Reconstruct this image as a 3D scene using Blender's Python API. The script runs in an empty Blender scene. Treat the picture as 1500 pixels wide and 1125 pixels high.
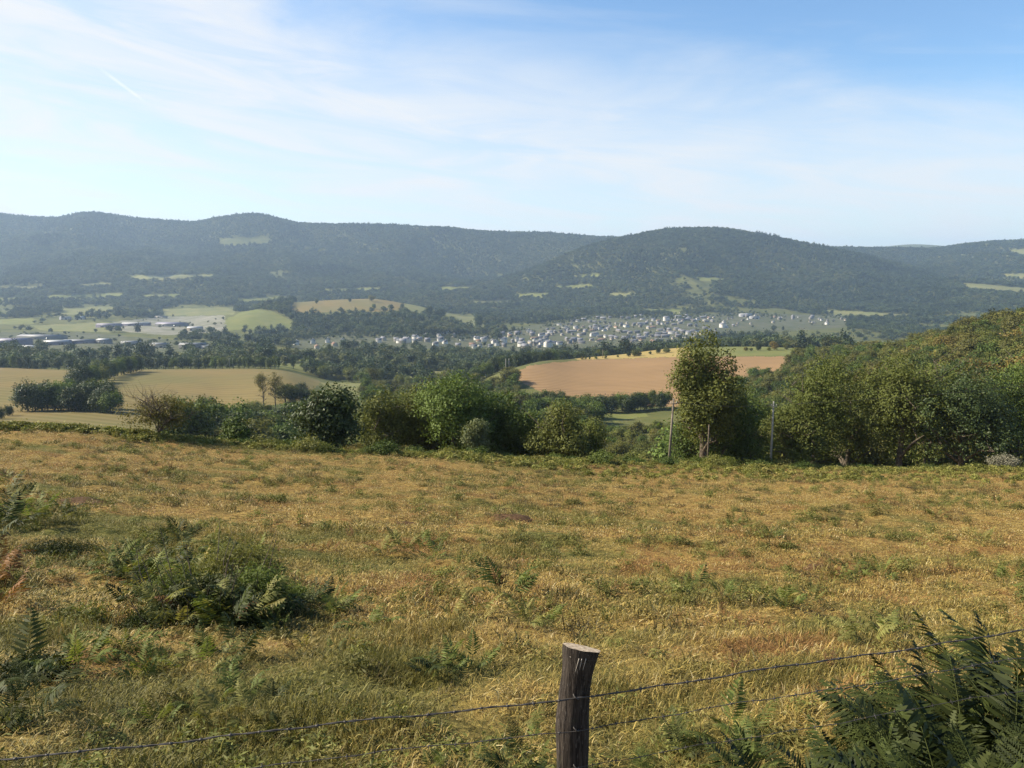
import bpy, math, random
import numpy as np
from mathutils import Vector
R = math.radians
SC = bpy.context.scene
COL = SC.collection

# ------------------------------------------------------------------ camera, sky, sun, exposure
F_PX, W_PX, H_PX, EYE_ROW = 1150.0, 1500.0, 1125.0, 385.0
TH = math.atan((H_PX / 2 - EYE_ROW) / F_PX)
cd = bpy.data.cameras.new('camera')
cam = bpy.data.objects.new('camera', cd); COL.objects.link(cam)
cd.sensor_fit = 'HORIZONTAL'; cd.sensor_width = 36.0
cd.lens = 36.0 * F_PX / W_PX
cd.clip_start = 0.05; cd.clip_end = 40000
cam.location = (0, 0, 0)
cam.rotation_euler = (math.pi / 2 - TH, 0, 0)
SC.camera = cam

SUN_EL, SUN_AZ = R(37), R(-82)            # azimuth clockwise from the view direction (+Y)
SUN_STRENGTH, SKY_STRENGTH, EXPOSURE = 4.6, 0.051, 1.22
SUN_DIR = Vector((math.sin(SUN_AZ) * math.cos(SUN_EL), math.cos(SUN_AZ) * math.cos(SUN_EL), math.sin(SUN_EL)))
HAZE_DENSITY = 0.000064
ld = bpy.data.lights.new('sun', 'SUN'); ld.energy = SUN_STRENGTH; ld.angle = R(0.5); ld.color = (1.0, 0.90, 0.72)
sun = bpy.data.objects.new('sun', ld); COL.objects.link(sun)
sun.rotation_euler = SUN_DIR.to_track_quat('Z', 'Y').to_euler()

class NT:
    """tiny helper to write node trees"""
    def __init__(s, tree): s.t = tree; s.n = tree.nodes; s.l = tree.links
    def new(s, typ, **kw):
        n = s.n.new(typ)
        for k, v in kw.items(): setattr(n, k, v)
        return n
    def put(s, sock, v):
        if isinstance(v, bpy.types.NodeSocket): s.l.new(v, sock)
        elif v is not None: sock.default_value = v
    def math(s, op, a, b=None, c=None, clamp=False):
        n = s.new('ShaderNodeMath', operation=op); n.use_clamp = clamp
        s.put(n.inputs[0], a); s.put(n.inputs[1], b); s.put(n.inputs[2], c)
        return n.outputs[0]
    def ramp(s, v, a, b, lo=0.0, hi=1.0, smooth=True):
        n = s.new('ShaderNodeMapRange'); n.interpolation_type = 'SMOOTHSTEP' if smooth else 'LINEAR'; n.clamp = True
        s.put(n.inputs[0], v); n.inputs[1].default_value = a; n.inputs[2].default_value = b
        n.inputs[3].default_value = lo; n.inputs[4].default_value = hi
        return n.outputs[0]
    def mix(s, f, a, b, mode='MIX'):
        n = s.new('ShaderNodeMix', data_type='RGBA', blend_type=mode)
        s.put(n.inputs[0], f)
        for sock, v in ((n.inputs[6], a), (n.inputs[7], b)):
            s.put(sock, tuple(v) + (1.0,) if isinstance(v, (tuple, list)) and len(v) == 3 else v)
        return n.outputs[2]
    def noise(s, vec, scale, detail=3.0, rough=0.55, dist=0.0):
        n = s.new('ShaderNodeTexNoise'); s.put(n.inputs['Vector'], vec)
        n.inputs['Scale'].default_value = scale; n.inputs['Detail'].default_value = detail
        n.inputs['Roughness'].default_value = rough; n.inputs['Distortion'].default_value = dist
        return n.outputs[0]
    def vec(s, x, y, z):
        n = s.new('ShaderNodeCombineXYZ')
        for i, v in enumerate((x, y, z)): s.put(n.inputs[i], v)
        return n.outputs[0]

def make_world():
    w = bpy.data.worlds.new('World'); SC.world = w; w.use_nodes = True
    t = NT(w.node_tree); t.n.clear()
    sky = t.new('ShaderNodeTexSky', sky_type='NISHITA'); sky.sun_disc = False
    sky.sun_elevation = SUN_EL; sky.sun_rotation = SUN_AZ
    sky.altitude = 400; sky.air_density = 1.0; sky.dust_density = 0.6; sky.ozone_density = 1.6
    tc = t.new('ShaderNodeTexCoord'); sp = t.new('ShaderNodeSeparateXYZ')
    t.l.new(tc.outputs['Generated'], sp.inputs[0])
    az = t.math('ARCTAN2', sp.outputs[0], sp.outputs[1])
    el = t.math('ARCSINE', sp.outputs[2])
    s = t.math('ADD', el, t.math('MULTIPLY', az, 0.22))         # thin cirrus deck sinking to the right
    sl = t.math('ADD', el, t.math('MULTIPLY', az, 0.10))
    v1 = t.vec(t.math('MULTIPLY', az, 1.3), t.math('MULTIPLY', sl, 5.0), 0.0)
    n1 = t.noise(v1, 1.6, 6.0, 0.58, 0.6)
    v2 = t.vec(t.math('MULTIPLY', az, 2.2), t.math('MULTIPLY', sl, 15.0), 3.7)
    n2 = t.noise(v2, 2.0, 5.0, 0.6, 0.8)
    sw = t.math('ADD', s, t.math('ADD', t.math('MULTIPLY', t.math('SUBTRACT', n1, 0.5), 0.30),
                                 t.math('MULTIPLY', t.math('SUBTRACT', n2, 0.5), 0.09)))
    deck = t.ramp(sw, 0.33, 0.16)
    dens = t.math('MULTIPLY', deck, t.ramp(n2, 0.3, 0.72, 0.50, 0.97))
    # thin streaks above the deck
    st = t.math('MULTIPLY', t.ramp(n2, 0.52, 0.8), t.ramp(n1, 0.42, 0.62))
    st = t.math('MULTIPLY', st, 0.28)
    cov = t.math('MAXIMUM', dens, st)
    blue = t.mix(1.0, sky.outputs[0], (1.20, 1.46, 1.62), 'MULTIPLY')
    def ae(px, py):
        u, v = (px - W_PX / 2) / F_PX, (H_PX / 2 - py) / F_PX; d = Vector((u, math.cos(TH) + v * math.sin(TH), -math.sin(TH) + v * math.cos(TH))).normalized()
        return math.atan2(d.x, d.y), math.asin(d.z)
    (a0, e0), (a1, e1) = ae(138, 94), ae(218, 153); L = math.hypot(a1 - a0, e1 - e0); tx, ty = (a1 - a0) / L, (e1 - e0) / L
    da, de = t.math('SUBTRACT', az, a0), t.math('SUBTRACT', el, e0)
    along = t.math('ADD', t.math('MULTIPLY', da, tx), t.math('MULTIPLY', de, ty))
    off = t.math('ABSOLUTE', t.math('SUBTRACT', t.math('MULTIPLY', da, ty), t.math('MULTIPLY', de, tx)))
    trail = t.math('MULTIPLY', t.math('MULTIPLY', t.ramp(off, 0.0026, 0.0004), t.ramp(along, 0.0, L * 0.35)), t.ramp(along, L, L * 0.75))
    cov = t.math('MAXIMUM', cov, t.math('MULTIPLY', trail, t.math('MULTIPLY', n2, 1.7, clamp=True)))
    col = t.mix(cov, blue, (7.6, 7.72, 7.85))
    col = t.mix(t.math('MULTIPLY', trail, 0.26), col, (10.2, 10.3, 10.4))
    bg = t.new('ShaderNodeBackground'); bg.inputs[1].default_value = SKY_STRENGTH
    t.l.new(col, bg.inputs[0])
    out = t.new('ShaderNodeOutputWorld'); t.l.new(bg.outputs[0], out.inputs[0])
make_world()

SC.view_settings.view_transform = 'Standard'; SC.view_settings.look = 'None'
SC.view_settings.exposure = EXPOSURE; SC.view_settings.gamma = 1.0
SC.render.engine = 'CYCLES'
cy = SC.cycles
cy.max_bounces = 5; cy.diffuse_bounces = 3; cy.glossy_bounces = 1; cy.transmission_bounces = 2
cy.transparent_max_bounces = 4; cy.volume_bounces = 1
cy.use_denoising = True; cy.denoiser = 'OPENIMAGEDENOISE'; cy.denoising_prefilter = 'NONE'
cy.caustics_reflective = False; cy.caustics_refractive = False
cy.use_adaptive_sampling = True; cy.adaptive_threshold = 0.003
SC.render.use_persistent_data = False

# ------------------------------------------------------------------ numbers: noise, interpolation, pixel <-> world
def _hash(ix, iy, seed):
    h = (ix.astype(np.int64) * 374761393 + iy.astype(np.int64) * 668265263 + seed * 974711) & 0xFFFFFFFF
    h = ((h ^ (h >> 13)) * 1274126177) & 0xFFFFFFFF
    return ((h ^ (h >> 16)) & 0xFFFF) / 65535.0
def vnoise(x, y, seed=0):
    x = np.asarray(x, float); y = np.asarray(y, float)
    ix = np.floor(x); iy = np.floor(y); fx = x - ix; fy = y - iy
    fx = fx * fx * (3 - 2 * fx); fy = fy * fy * (3 - 2 * fy)
    a = _hash(ix, iy, seed); b = _hash(ix + 1, iy, seed); c = _hash(ix, iy + 1, seed); d = _hash(ix + 1, iy + 1, seed)
    return (a + (b - a) * fx) * (1 - fy) + (c + (d - c) * fx) * fy
def fbm(x, y, octs=4, seed=0):
    t = 0; amp = 0.5; n = 0
    for o in range(octs):
        t = t + amp * vnoise(np.asarray(x) * 2 ** o + 13.7 * o, np.asarray(y) * 2 ** o + 7.1 * o, seed + o); n += amp; amp *= 0.5
    return t / n
def sstep(a, b, x):
    t = np.clip((np.asarray(x, float) - a) / (b - a), 0, 1); return t * t * (3 - 2 * t)
def pchip(x, y, xi):
    x = np.asarray(x, float); y = np.asarray(y, float); xi = np.clip(np.asarray(xi, float), x[0], x[-1])
    h = np.diff(x); dl = np.diff(y) / h; d = np.zeros_like(y)
    if len(x) > 2:
        w1 = 2 * h[1:] + h[:-1]; w2 = h[1:] + 2 * h[:-1]
        ok = dl[:-1] * dl[1:] > 0
        with np.errstate(divide='ignore', invalid='ignore'):
            m = (w1 + w2) / (w1 / dl[:-1] + w2 / dl[1:])
        d[1:-1] = np.where(ok, m, 0)
    d[0] = dl[0]; d[-1] = dl[-1]
    i = np.clip(np.searchsorted(x, xi, side='right') - 1, 0, len(x) - 2)
    t = (xi - x[i]) / h[i]
    return ((2*t**3 - 3*t**2 + 1) * y[i] + (t**3 - 2*t**2 + t) * h[i] * d[i]
            + (-2*t**3 + 3*t**2) * y[i+1] + (t**3 - t**2) * h[i] * d[i+1])
CT, ST = math.cos(TH), math.sin(TH)
def slope(py):                       # height per metre of depth along a row of the frame
    yc = (H_PX / 2 - np.asarray(py, float)) / F_PX
    return (-ST + yc * CT) / (CT + yc * ST)
def row(s):                          # inverse of slope
    s = np.asarray(s, float); yc = (s * CT + ST) / (CT - s * ST)
    return H_PX / 2 - yc * F_PX
def ucol(px, py=480.0):
    yc = (H_PX / 2 - np.asarray(py, float)) / F_PX
    return (np.asarray(px, float) - W_PX / 2) / F_PX / (CT + yc * ST)
def pcol(u, s):                      # frame column of direction (u, slope)
    yc = (H_PX / 2 - row(s)) / F_PX
    return u * F_PX * (CT + yc * ST) + W_PX / 2

# ------------------------------------------------------------------ the land: ridge lines and breaks of slope
LINES = [   # each: [(column, depth, row)...]
 [(-400, 70, 690), (0, 70, 700), (300, 70, 715), (700, 70, 735), (1100, 70, 755), (1900, 70, 770)],
 [(-400, 130, 685), (0, 130, 690), (300, 130, 705), (600, 130, 735), (1000, 130, 725), (1300, 130, 706), (1900, 130, 690)],
 [(-400, 220, 640), (0, 230, 640), (150, 240, 640), (300, 250, 652), (450, 260, 664), (600, 280, 690), (900, 220, 682), (1100, 200, 700), (1300, 170, 690), (1500, 152, 684), (1900, 150, 660)],
 [(-400, 300, 618), (0, 300, 622), (150, 320, 620), (300, 340, 624), (450, 380, 620), (600, 400, 612), (750, 420, 612), (900, 420, 622), (1000, 380, 630), (1150, 300, 645), (1300, 230, 645), (1500, 200, 632), (1900, 190, 590)],
 [(-400, 400, 590), (0, 400, 595), (150, 420, 592), (300, 450, 592), (420, 480, 580), (500, 560, 585), (600, 560, 592), (700, 540, 594), (800, 520, 588), (900, 520, 590), (1000, 520, 587), (1100, 500, 582), (1200, 430, 582), (1300, 330, 584), (1400, 300, 575), (1500, 280, 562), (1900, 260, 510)],
 [(-400, 780, 538), (0, 780, 540), (150, 780, 541), (300, 800, 541), (400, 760, 546), (480, 700, 567), (540, 690, 569), (600, 790, 575), (680, 700, 566), (750, 660, 546), (800, 720, 532), (850, 800, 527), (900, 850, 522), (1000, 900, 510), (1100, 920, 507), (1200, 900, 511), (1300, 620, 522), (1400, 480, 502), (1500, 430, 484), (1900, 400, 440)],
 [(-400, 860, 541), (0, 860, 541), (300, 880, 541), (400, 900, 537), (500, 820, 562), (600, 950, 552), (700, 900, 555), (800, 900, 540), (900, 1010, 530), (1000, 1080, 520), (1100, 1100, 516), (1200, 1080, 519), (1300, 820, 535), (1400, 680, 525), (1500, 600, 505), (1900, 560, 460)],
 [(-400, 1200, 513), (0, 1200, 516), (150, 1200, 518), (300, 1200, 521), (400, 1200, 523), (500, 1250, 523), (600, 1300, 527), (700, 1400, 525), (800, 1500, 520), (900, 1600, 511), (1000, 1700, 503), (1200, 1800, 500), (1300, 1800, 510), (1500, 1800, 510), (1900, 1800, 500)],
 [(-400, 1900, 484), (0, 1900, 487), (150, 1900, 485), (300, 1800, 487), (400, 1800, 494), (500, 1700, 501), (600, 1700, 501), (700, 1900, 498), (800, 2000, 493), (900, 2100, 486), (1000, 2200, 481), (1200, 2400, 477), (1350, 2400, 480), (1500, 2400, 480), (1900, 2400, 470)],
 [(-400, 2600, 455), (0, 2600, 457), (150, 2600, 457), (260, 2500, 467), (360, 2250, 458), (430, 2500, 444), (540, 2600, 438), (600, 2600, 446), (700, 2500, 469), (760, 2500, 473), (850, 2600, 467), (950, 2700, 463), (1100, 2800, 463), (1200, 2900, 464), (1350, 2900, 461), (1500, 2800, 451), (1900, 2800, 440)],
 [(-400, 3000, 442), (0, 3000, 445), (250, 3000, 448), (360, 2900, 455), (540, 3000, 447), (700, 2900, 462), (850, 3000, 453), (1000, 3000, 451), (1200, 3200, 452), (1350, 3200, 448), (1500, 3200, 437), (1900, 3200, 430)],
 [(-400, 3700, 412), (0, 3700, 414), (300, 3700, 413), (500, 3700, 416), (700, 3700, 420), (850, 3700, 414), (1000, 3600, 408), (1100, 3700, 412), (1200, 3700, 417), (1350, 3700, 427), (1500, 3700, 414), (1900, 3700, 405)],
 [(-400, 4500, 368), (0, 4500, 370), (300, 4500, 372), (500, 4500, 380), (620, 4100, 408), (700, 3900, 418), (760, 3950, 403), (820, 4050, 379), (880, 4200, 357), (930, 4300, 346), (980, 4400, 338), (1040, 4400, 337), (1100, 4350, 345), (1150, 4350, 354), (1200, 4300, 364), (1260, 4300, 377), (1330, 4250, 392), (1420, 4400, 398), (1500, 4500, 390), (1900, 4500, 382)],
 [(-400, 4900, 350), (0, 4900, 352), (300, 4900, 353), (500, 4900, 362), (620, 4700, 398), (700, 4500, 414), (820, 4600, 392), (880, 4750, 366), (930, 4800, 354), (1040, 4850, 345), (1150, 4800, 362), (1260, 4850, 384), (1330, 4900, 390), (1420, 4950, 384), (1500, 5000, 373), (1900, 5000, 372)],
 [(-400, 5600, 318), (-100, 5600, 312), (0, 5600, 314), (40, 5600, 319), (90, 5600, 322), (140, 5600, 314), (200, 5600, 321), (290, 5600, 328), (330, 5600, 321), (380, 5600, 316), (450, 5600, 329), (600, 5600, 333), (640, 5600, 334), (700, 5600, 340), (800, 5600, 344), (880, 5600, 349), (920, 5600, 350), (1040, 5600, 352), (1150, 5600, 358), (1200, 5600, 364), (1250, 5600, 365), (1350, 5600, 366), (1400, 5600, 360), (1450, 5600, 355), (1500, 5600, 354), (1900, 5600, 362)],
 [(-400, 7000, 340), (0, 7000, 338), (500, 7000, 345), (1000, 6600, 355), (1200, 7000, 372), (1900, 7000, 372)],
 [(-400, 9000, 350), (0, 9000, 350), (1000, 9000, 360), (1230, 9000, 369), (1290, 9000, 361), (1330, 9000, 358), (1380, 9000, 361), (1440, 9000, 369), (1900, 9000, 372)],
 [(-400, 13000, 400), (1900, 13000, 400)],
]
NU, ND = 1500, 900
UG = np.linspace(-1.0, 1.0, NU)
LD0, LD1 = math.log(70.0), math.log(13000.0)
DG = np.exp(np.linspace(LD0, LD1, ND))
def _terrain():
    KD = np.array([pchip([ucol(p[0]) for p in L], [p[1] for p in L], UG) for L in LINES])
    KZ = np.array([pchip([ucol(p[0]) for p in L], [slope(p[2]) for p in L], UG) for L in LINES]) * KD
    Z = np.zeros((NU, ND))
    for i in range(NU): Z[i] = pchip(KD[:, i], KZ[:, i], DG)
    X = UG[:, None] * DG[None, :]; Y = np.broadcast_to(DG[None, :], X.shape)
    dome = sstep(ucol(560), ucol(740), X / Y) * (1 - sstep(ucol(1280), ucol(1420), X / Y))
    far = sstep(2600, 3700, Y) * ((1 - sstep(5000, 5500, Y)) * (1 - dome) + (1 - sstep(3700, 4200, Y)) * dome)
    ridged = 1 - np.abs(2 * fbm(X / 900 + 0.25 * Y / 900, Y / 2600, 4, 11) - 1)
    Z = Z + far * (ridged - 0.72) * 190 + far * (fbm(X / 260, Y / 400, 3, 5) - 0.5) * 40
    Z = Z + sstep(300, 900, Y) * (1 - sstep(2500, 2700, Y)) * (fbm(X / 230, Y / 300, 3, 9) - 0.5) * 11
    return Z
ZG = _terrain()
def valley_z(X, Y):
    X = np.asarray(X, float); Y = np.asarray(Y, float)
    a = np.clip((X / np.maximum(Y, 1.0) + 1.0) / 2.0 * (NU - 1), 0, NU - 1.001)
    b = np.clip((np.log(np.maximum(Y, 70.0)) - LD0) / (LD1 - LD0) * (ND - 1), 0, ND - 1.001)
    i = a.astype(int); j = b.astype(int); fa = a - i; fb = b - j
    return (ZG[i, j] * (1 - fa) + ZG[i + 1, j] * fa) * (1 - fb) + (ZG[i, j + 1] * (1 - fa) + ZG[i + 1, j + 1] * fa) * fb

PROFILE = ([-14, -4, 0, 1.5, 3, 4, 6, 10, 20, 35, 60, 75, 95, 140],
           [-1.1, -1.45, -1.65, -1.95, -2.6, -2.84, -3.44, -4.65, -7.42, -11.2, -16.8, -19.8, -23.6, -32])
EDGE_U = [ucol(p, 650) for p in (-300, 0, 200, 300, 450, 700, 900, 1100, 1300, 1500, 1800)]
EDGE_S = [slope(p) for p in (612, 624, 641, 650, 662, 670, 681, 686, 690, 689, 688)]
EDGE_D = [54, 58, 63, 66, 70, 76, 80, 84, 87, 89, 92]
def edge_d(u): return pchip(EDGE_U, EDGE_D, u)
def meadow_z(X, Y, bumps=True):
    X = np.asarray(X, float); Y = np.asarray(Y, float)
    u = np.clip(X / np.maximum(Y, 4.0), -0.85, 0.85)
    de = edge_d(u); es = pchip(EDGE_U, EDGE_S, u)
    w = np.clip((np.log(np.maximum(Y, 5.0)) - math.log(5.0)) / (np.log(de) - math.log(5.0)), 0, 1)
    pe = pchip(*PROFILE, de) / de
    Yc = np.minimum(Y, de)
    z = pchip(*PROFILE, Yc) + w * (es - pe) * np.maximum(Yc, 0)
    over = np.maximum(Y - de, 0)
    z = z + over * (es - 0.05) - 0.006 * over ** 2
    if bumps:
        z = z + (fbm(X / 3.1, Y / 3.1, 3, 21) - 0.5) * 0.30 * sstep(4, 12, Y) + (fbm(X / 0.8, Y / 0.8, 3, 22) - 0.5) * 0.34 * sstep(2.5, 5, Y) + (fbm(X / 0.33, Y / 0.33, 2, 24) - 0.5) * 0.10 * sstep(3, 5, Y) * (1 - sstep(22, 30, Y)) \
              + (fbm(X / 11, Y / 7, 2, 23) - 0.5) * 0.7 * sstep(10, 25, Y) * (1 - sstep(60, 80, Y))
    return z
def ground_z(X, Y):
    X = np.asarray(X, float); Y = np.asarray(Y, float)
    m = meadow_z(X, Y); v = valley_z(X, Y)
    return np.where(Y < 70, m, np.where(Y > 135, v, np.maximum(m, v)))
def at(px, D):
    """world point on the ground under frame column px at depth D"""
    u = ucol(px, 560)
    for _ in range(3):
        z = float(ground_z(u * D, D)); u = float(ucol(px, row(z / D)))
    return u * D, D, float(ground_z(u * D, D))
def ztop(py, D): return float(slope(py)) * D
_VIS = None
def visible_slope():
    global _VIS
    if _VIS is None:
        s = ZG / DG[None, :]
        s0 = pchip(EDGE_U, EDGE_S, UG)[:, None] * np.ones((1, ND))
        c = np.maximum.accumulate(np.maximum(s, s0), axis=1)
        _VIS = np.concatenate([s0[:, :1], c[:, :-1]], axis=1)
    return _VIS
def hidden_by(X, Y, Z):
    """by how many metres the point lies below the sight line over nearer ground"""
    v = visible_slope()
    a = np.clip(np.round((X / Y + 1) / 2 * (NU - 1)), 0, NU - 1).astype(int)
    b = np.clip(np.floor((np.log(Y) - LD0) / (LD1 - LD0) * (ND - 1)), 0, ND - 1).astype(int)
    return v[a, b] * Y - Z
def hit(px, py, dmin=250.0, dmax=9000.0):
    """first ground beyond dmin met by the sight line of a frame position"""
    s = float(slope(py)); u = float(ucol(px, py))
    D = np.exp(np.linspace(math.log(dmin), math.log(dmax), 900))
    z = valley_z(u * D, D)
    k = np.nonzero(z >= s * D)[0]
    if len(k) == 0: return None
    d = D[k[0]]
    return u * d, d, float(valley_z(u * d, d))
def in_poly(px, py, poly):
    px = np.asarray(px); py = np.asarray(py); r = np.zeros(px.shape, bool); n = len(poly)
    for i in range(n):
        x0, y0 = poly[i]; x1, y1 = poly[(i + 1) % n]
        c = (y0 > py) != (y1 > py)
        if y1 != y0: r ^= c & (px < (x1 - x0) * (py - y0) / (y1 - y0) + x0)
    return r

# ------------------------------------------------------------------ objects
def tag(o, label=None, cat=None, group=None, kind=None):
    if label: o['label'] = label
    if cat: o['category'] = cat
    if group: o['group'] = group
    if kind: o['kind'] = kind
    return o
def mesh_of(name, V, faces, mats=(), tone=None, smooth=False, midx=None):
    """V (n,3); faces: (m,k) array or list of arrays of equal-width faces"""
    me = bpy.data.meshes.new(name)
    V = np.asarray(V, np.float32)
    fl = [np.asarray(f, np.int32) for f in (faces if isinstance(faces, list) else [faces]) if len(f)]
    loops = np.concatenate([f.ravel() for f in fl]); sizes = np.concatenate([np.full(len(f), f.shape[1], np.int32) for f in fl])
    me.vertices.add(len(V)); me.vertices.foreach_set('co', V.ravel())
    me.loops.add(len(loops)); me.loops.foreach_set('vertex_index', loops)
    me.polygons.add(len(sizes))
    me.polygons.foreach_set('loop_start', np.concatenate([[0], np.cumsum(sizes)[:-1]]).astype(np.int32))
    me.polygons.foreach_set('loop_total', sizes)
    if smooth: me.polygons.foreach_set('use_smooth', np.ones(len(sizes), bool))
    for m in mats: me.materials.append(m)
    if midx is not None: me.polygons.foreach_set('material_index', np.asarray(midx, np.int32))
    if tone is not None:
        a = me.attributes.new('tone', 'FLOAT', 'POINT'); a.data.foreach_set('value', np.asarray(tone, np.float32))
    me.update(calc_edges=True)
    return me
def link(name, data, parent=None, loc=None):
    o = bpy.data.objects.new(name, data); COL.objects.link(o)
    if parent is not None: o.parent = parent
    if loc is not None: o.location = loc
    return o
def copy_tree(o, loc, rz=0.0, scale=None, label=None, group=None, tint=None):
    c = o.copy(); COL.objects.link(c); c.location = loc; c.rotation_euler = (c.rotation_euler[0], c.rotation_euler[1], rz)
    if scale is not None: c.scale = (scale, scale, scale) if np.isscalar(scale) else scale
    if label: c['label'] = label
    if group: c['group'] = group
    for ch in o.children:
        d = ch.copy(); COL.objects.link(d); d.parent = c
        for g in ch.children:
            e = g.copy(); COL.objects.link(e); e.parent = d
    return c
class MB:
    """collects shapes into one mesh"""
    def __init__(s): s.V = []; s.F3 = []; s.F4 = []; s.n = 0
    def add(s, V, F):
        F = np.asarray(F, int) + s.n; s.V.append(np.asarray(V, float)); s.n += len(V)
        (s.F3 if F.shape[1] == 3 else s.F4).append(F)
    def tube(s, pts, rad, k=7, cap=True, wob=0.0, rng=None):
        pts = np.asarray(pts, float); n = len(pts); rad = np.broadcast_to(np.asarray(rad, float), (n,))
        T = np.gradient(pts, axis=0); T /= np.linalg.norm(T, axis=1)[:, None] + 1e-9
        ref = np.array([0, 0, 1.0]) if abs(T[0, 2]) < 0.9 else np.array([1.0, 0, 0])
        A = np.cross(T, ref); A /= np.linalg.norm(A, axis=1)[:, None] + 1e-9; B = np.cross(T, A)
        ang = np.arange(k) / k * 2 * np.pi
        rr = rad[:, None] * (1 + (0 if rng is None else wob * (rng.random((n, k)) - 0.5) * 2))
        V = pts[:, None, :] + rr[..., None] * (np.cos(ang)[None, :, None] * A[:, None, :] + np.sin(ang)[None, :, None] * B[:, None, :])
        i = np.arange(n - 1)[:, None] * k; j = np.arange(k)[None, :]; j2 = (j + 1) % k
        F = np.stack([i + j, i + j2, i + k + j2, i + k + j], -1).reshape(-1, 4)
        V = V.reshape(-1, 3)
        s.add(V, F)
        if cap:
            for base, ring in ((pts[0], 0), (pts[-1], (n - 1) * k)):
                o = s.n; s.add(base[None, :], np.zeros((0, 3), int))
                r = o - n * k if ring == 0 else o - n * k
                start = (o - (n * k if ring == 0 else n * k + 1)) + ring
                f = np.array([[start + q, start + (q + 1) % k, o] for q in range(k)]) - 0
                s.F3.append(f if ring else f[:, ::-1])
    def box(s, c, d, rz=0.0):
        x, y, z = [q / 2 for q in d]
        V = np.array([[a, b, e] for e in (-z, z) for (a, b) in ((-x, -y), (x, -y), (x, y), (-x, y))], float)
        ca, sa = math.cos(rz), math.sin(rz)
        V = np.stack([V[:, 0] * ca - V[:, 1] * sa, V[:, 0] * sa + V[:, 1] * ca, V[:, 2]], 1) + np.asarray(c)
        s.add(V, [[3, 2, 1, 0], [4, 5, 6, 7], [0, 1, 5, 4], [1, 2, 6, 5], [2, 3, 7, 6], [3, 0, 4, 7]])
    def mesh(s, name, mats=(), smooth=False, tone=None):
        F = [np.concatenate(f) for f in (s.F3, s.F4) if f]
        return mesh_of(name, np.concatenate(s.V), F, mats, tone, smooth)

# ------------------------------------------------------------------ materials
def new_mat(name):
    m = bpy.data.materials.new(name); m.use_nodes = True
    t = NT(m.node_tree); t.n.clear()
    out = t.new('ShaderNodeOutputMaterial')
    return m, t, out
def principled(t, out, col, rough=0.8, spec=0.2, normal=None, metal=0.0):
    b = t.new('ShaderNodeBsdfPrincipled'); t.put(b.inputs['Base Color'], tuple(col) + (1.0,) if isinstance(col, tuple) and len(col) == 3 else col)
    t.put(b.inputs['Roughness'], rough); b.inputs['Specular IOR Level'].default_value = spec; b.inputs['Metallic'].default_value = metal
    if normal is not None: t.l.new(normal, b.inputs['Normal'])
    if out is not None: t.l.new(b.outputs[0], out.inputs[0])
    return b
def bump(t, h, strength=0.5, dist=0.05):
    n = t.new('ShaderNodeBump'); n.inputs['Strength'].default_value = strength; n.inputs['Distance'].default_value = dist
    t.l.new(h, n.inputs['Height']); return n.outputs[0]
def plain(name, col, rough=0.8, spec=0.2, var=0.25, scale=6.0, metal=0.0):
    m, t, out = new_mat(name)
    tc = t.new('ShaderNodeTexCoord')
    n = t.noise(tc.outputs['Object'], scale, 4.0)
    c = t.mix(t.ramp(n, 0.3, 0.7), tuple(q * (1 - var) for q in col), tuple(min(q * (1 + var), 0.9) for q in col))
    principled(t, out, c, rough, spec, metal=metal)
    return m
def foliage(name, dark, light, odd=None, inst=False, transl=0.24, rough=0.6, spec=0.14, objvar=0.25):
    m, t, out = new_mat(name)
    a = t.new('ShaderNodeAttribute', attribute_name='tone')
    c = t.mix(t.ramp(a.outputs['Fac'], 0.0, 0.9, smooth=False), dark, light)
    if inst:
        b = t.new('ShaderNodeAttribute', attribute_name='tint', attribute_type='INSTANCER'); rnd = b.outputs['Fac']
    else:
        oi = t.new('ShaderNodeObjectInfo'); rnd = oi.outputs['Random']
    if odd: c = t.mix(t.ramp(rnd, 0.45, 1.0), c, t.mix(0.25, odd, c))
    hs = t.new('ShaderNodeHueSaturation'); t.l.new(c, hs.inputs['Color'])
    v = t.math('MULTIPLY_ADD', t.math('FRACT', t.math('MULTIPLY', rnd, 7.31)), 2 * objvar, 1 - objvar)
    t.l.new(v, hs.inputs['Value'])
    b = principled(t, None, hs.outputs[0], rough, spec)
    tr = t.new('ShaderNodeBsdfTranslucent'); t.l.new(t.mix(1.0, hs.outputs[0], (1.0, 1.0, 0.55), 'MULTIPLY'), tr.inputs[0])
    ms = t.new('ShaderNodeMixShader'); ms.inputs[0].default_value = transl
    t.l.new(b.outputs[0], ms.inputs[1]); t.l.new(tr.outputs[0], ms.inputs[2]); t.l.new(ms.outputs[0], out.inputs[0])
    return m
GREEN_D, GREEN_L = (0.022, 0.040, 0.009), (0.118, 0.162, 0.034)
M_LEAF = foliage('leaf_green', GREEN_D, GREEN_L, (0.12, 0.13, 0.03))
M_LEAF_OLIVE = foliage('leaf_olive', (0.042, 0.052, 0.012), (0.160, 0.170, 0.039), (0.15, 0.13, 0.033))
M_LEAF_DARK_SHADE = foliage('leaf_dark_glossy_shade', (0.020, 0.035, 0.011), (0.070, 0.092, 0.028), rough=0.5, spec=0.2, transl=0.25)  # colour lowered so the broad right-hand tree looks shaded; dark holly shares it
M_LEAF_RUST = foliage('leaf_ochre', (0.075, 0.072, 0.019), (0.175, 0.150, 0.040), (0.18, 0.125, 0.03))
M_LEAF_FAR = foliage('leaf_far', (0.018, 0.033, 0.015), (0.088, 0.114, 0.044), (0.120, 0.122, 0.046), inst=True, transl=0.2, objvar=0.32)
M_LEAF_FIR = foliage('leaf_conifer', (0.016, 0.030, 0.014), (0.060, 0.082, 0.036), (0.06, 0.085, 0.04), inst=True, transl=0.12, objvar=0.4)
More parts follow.
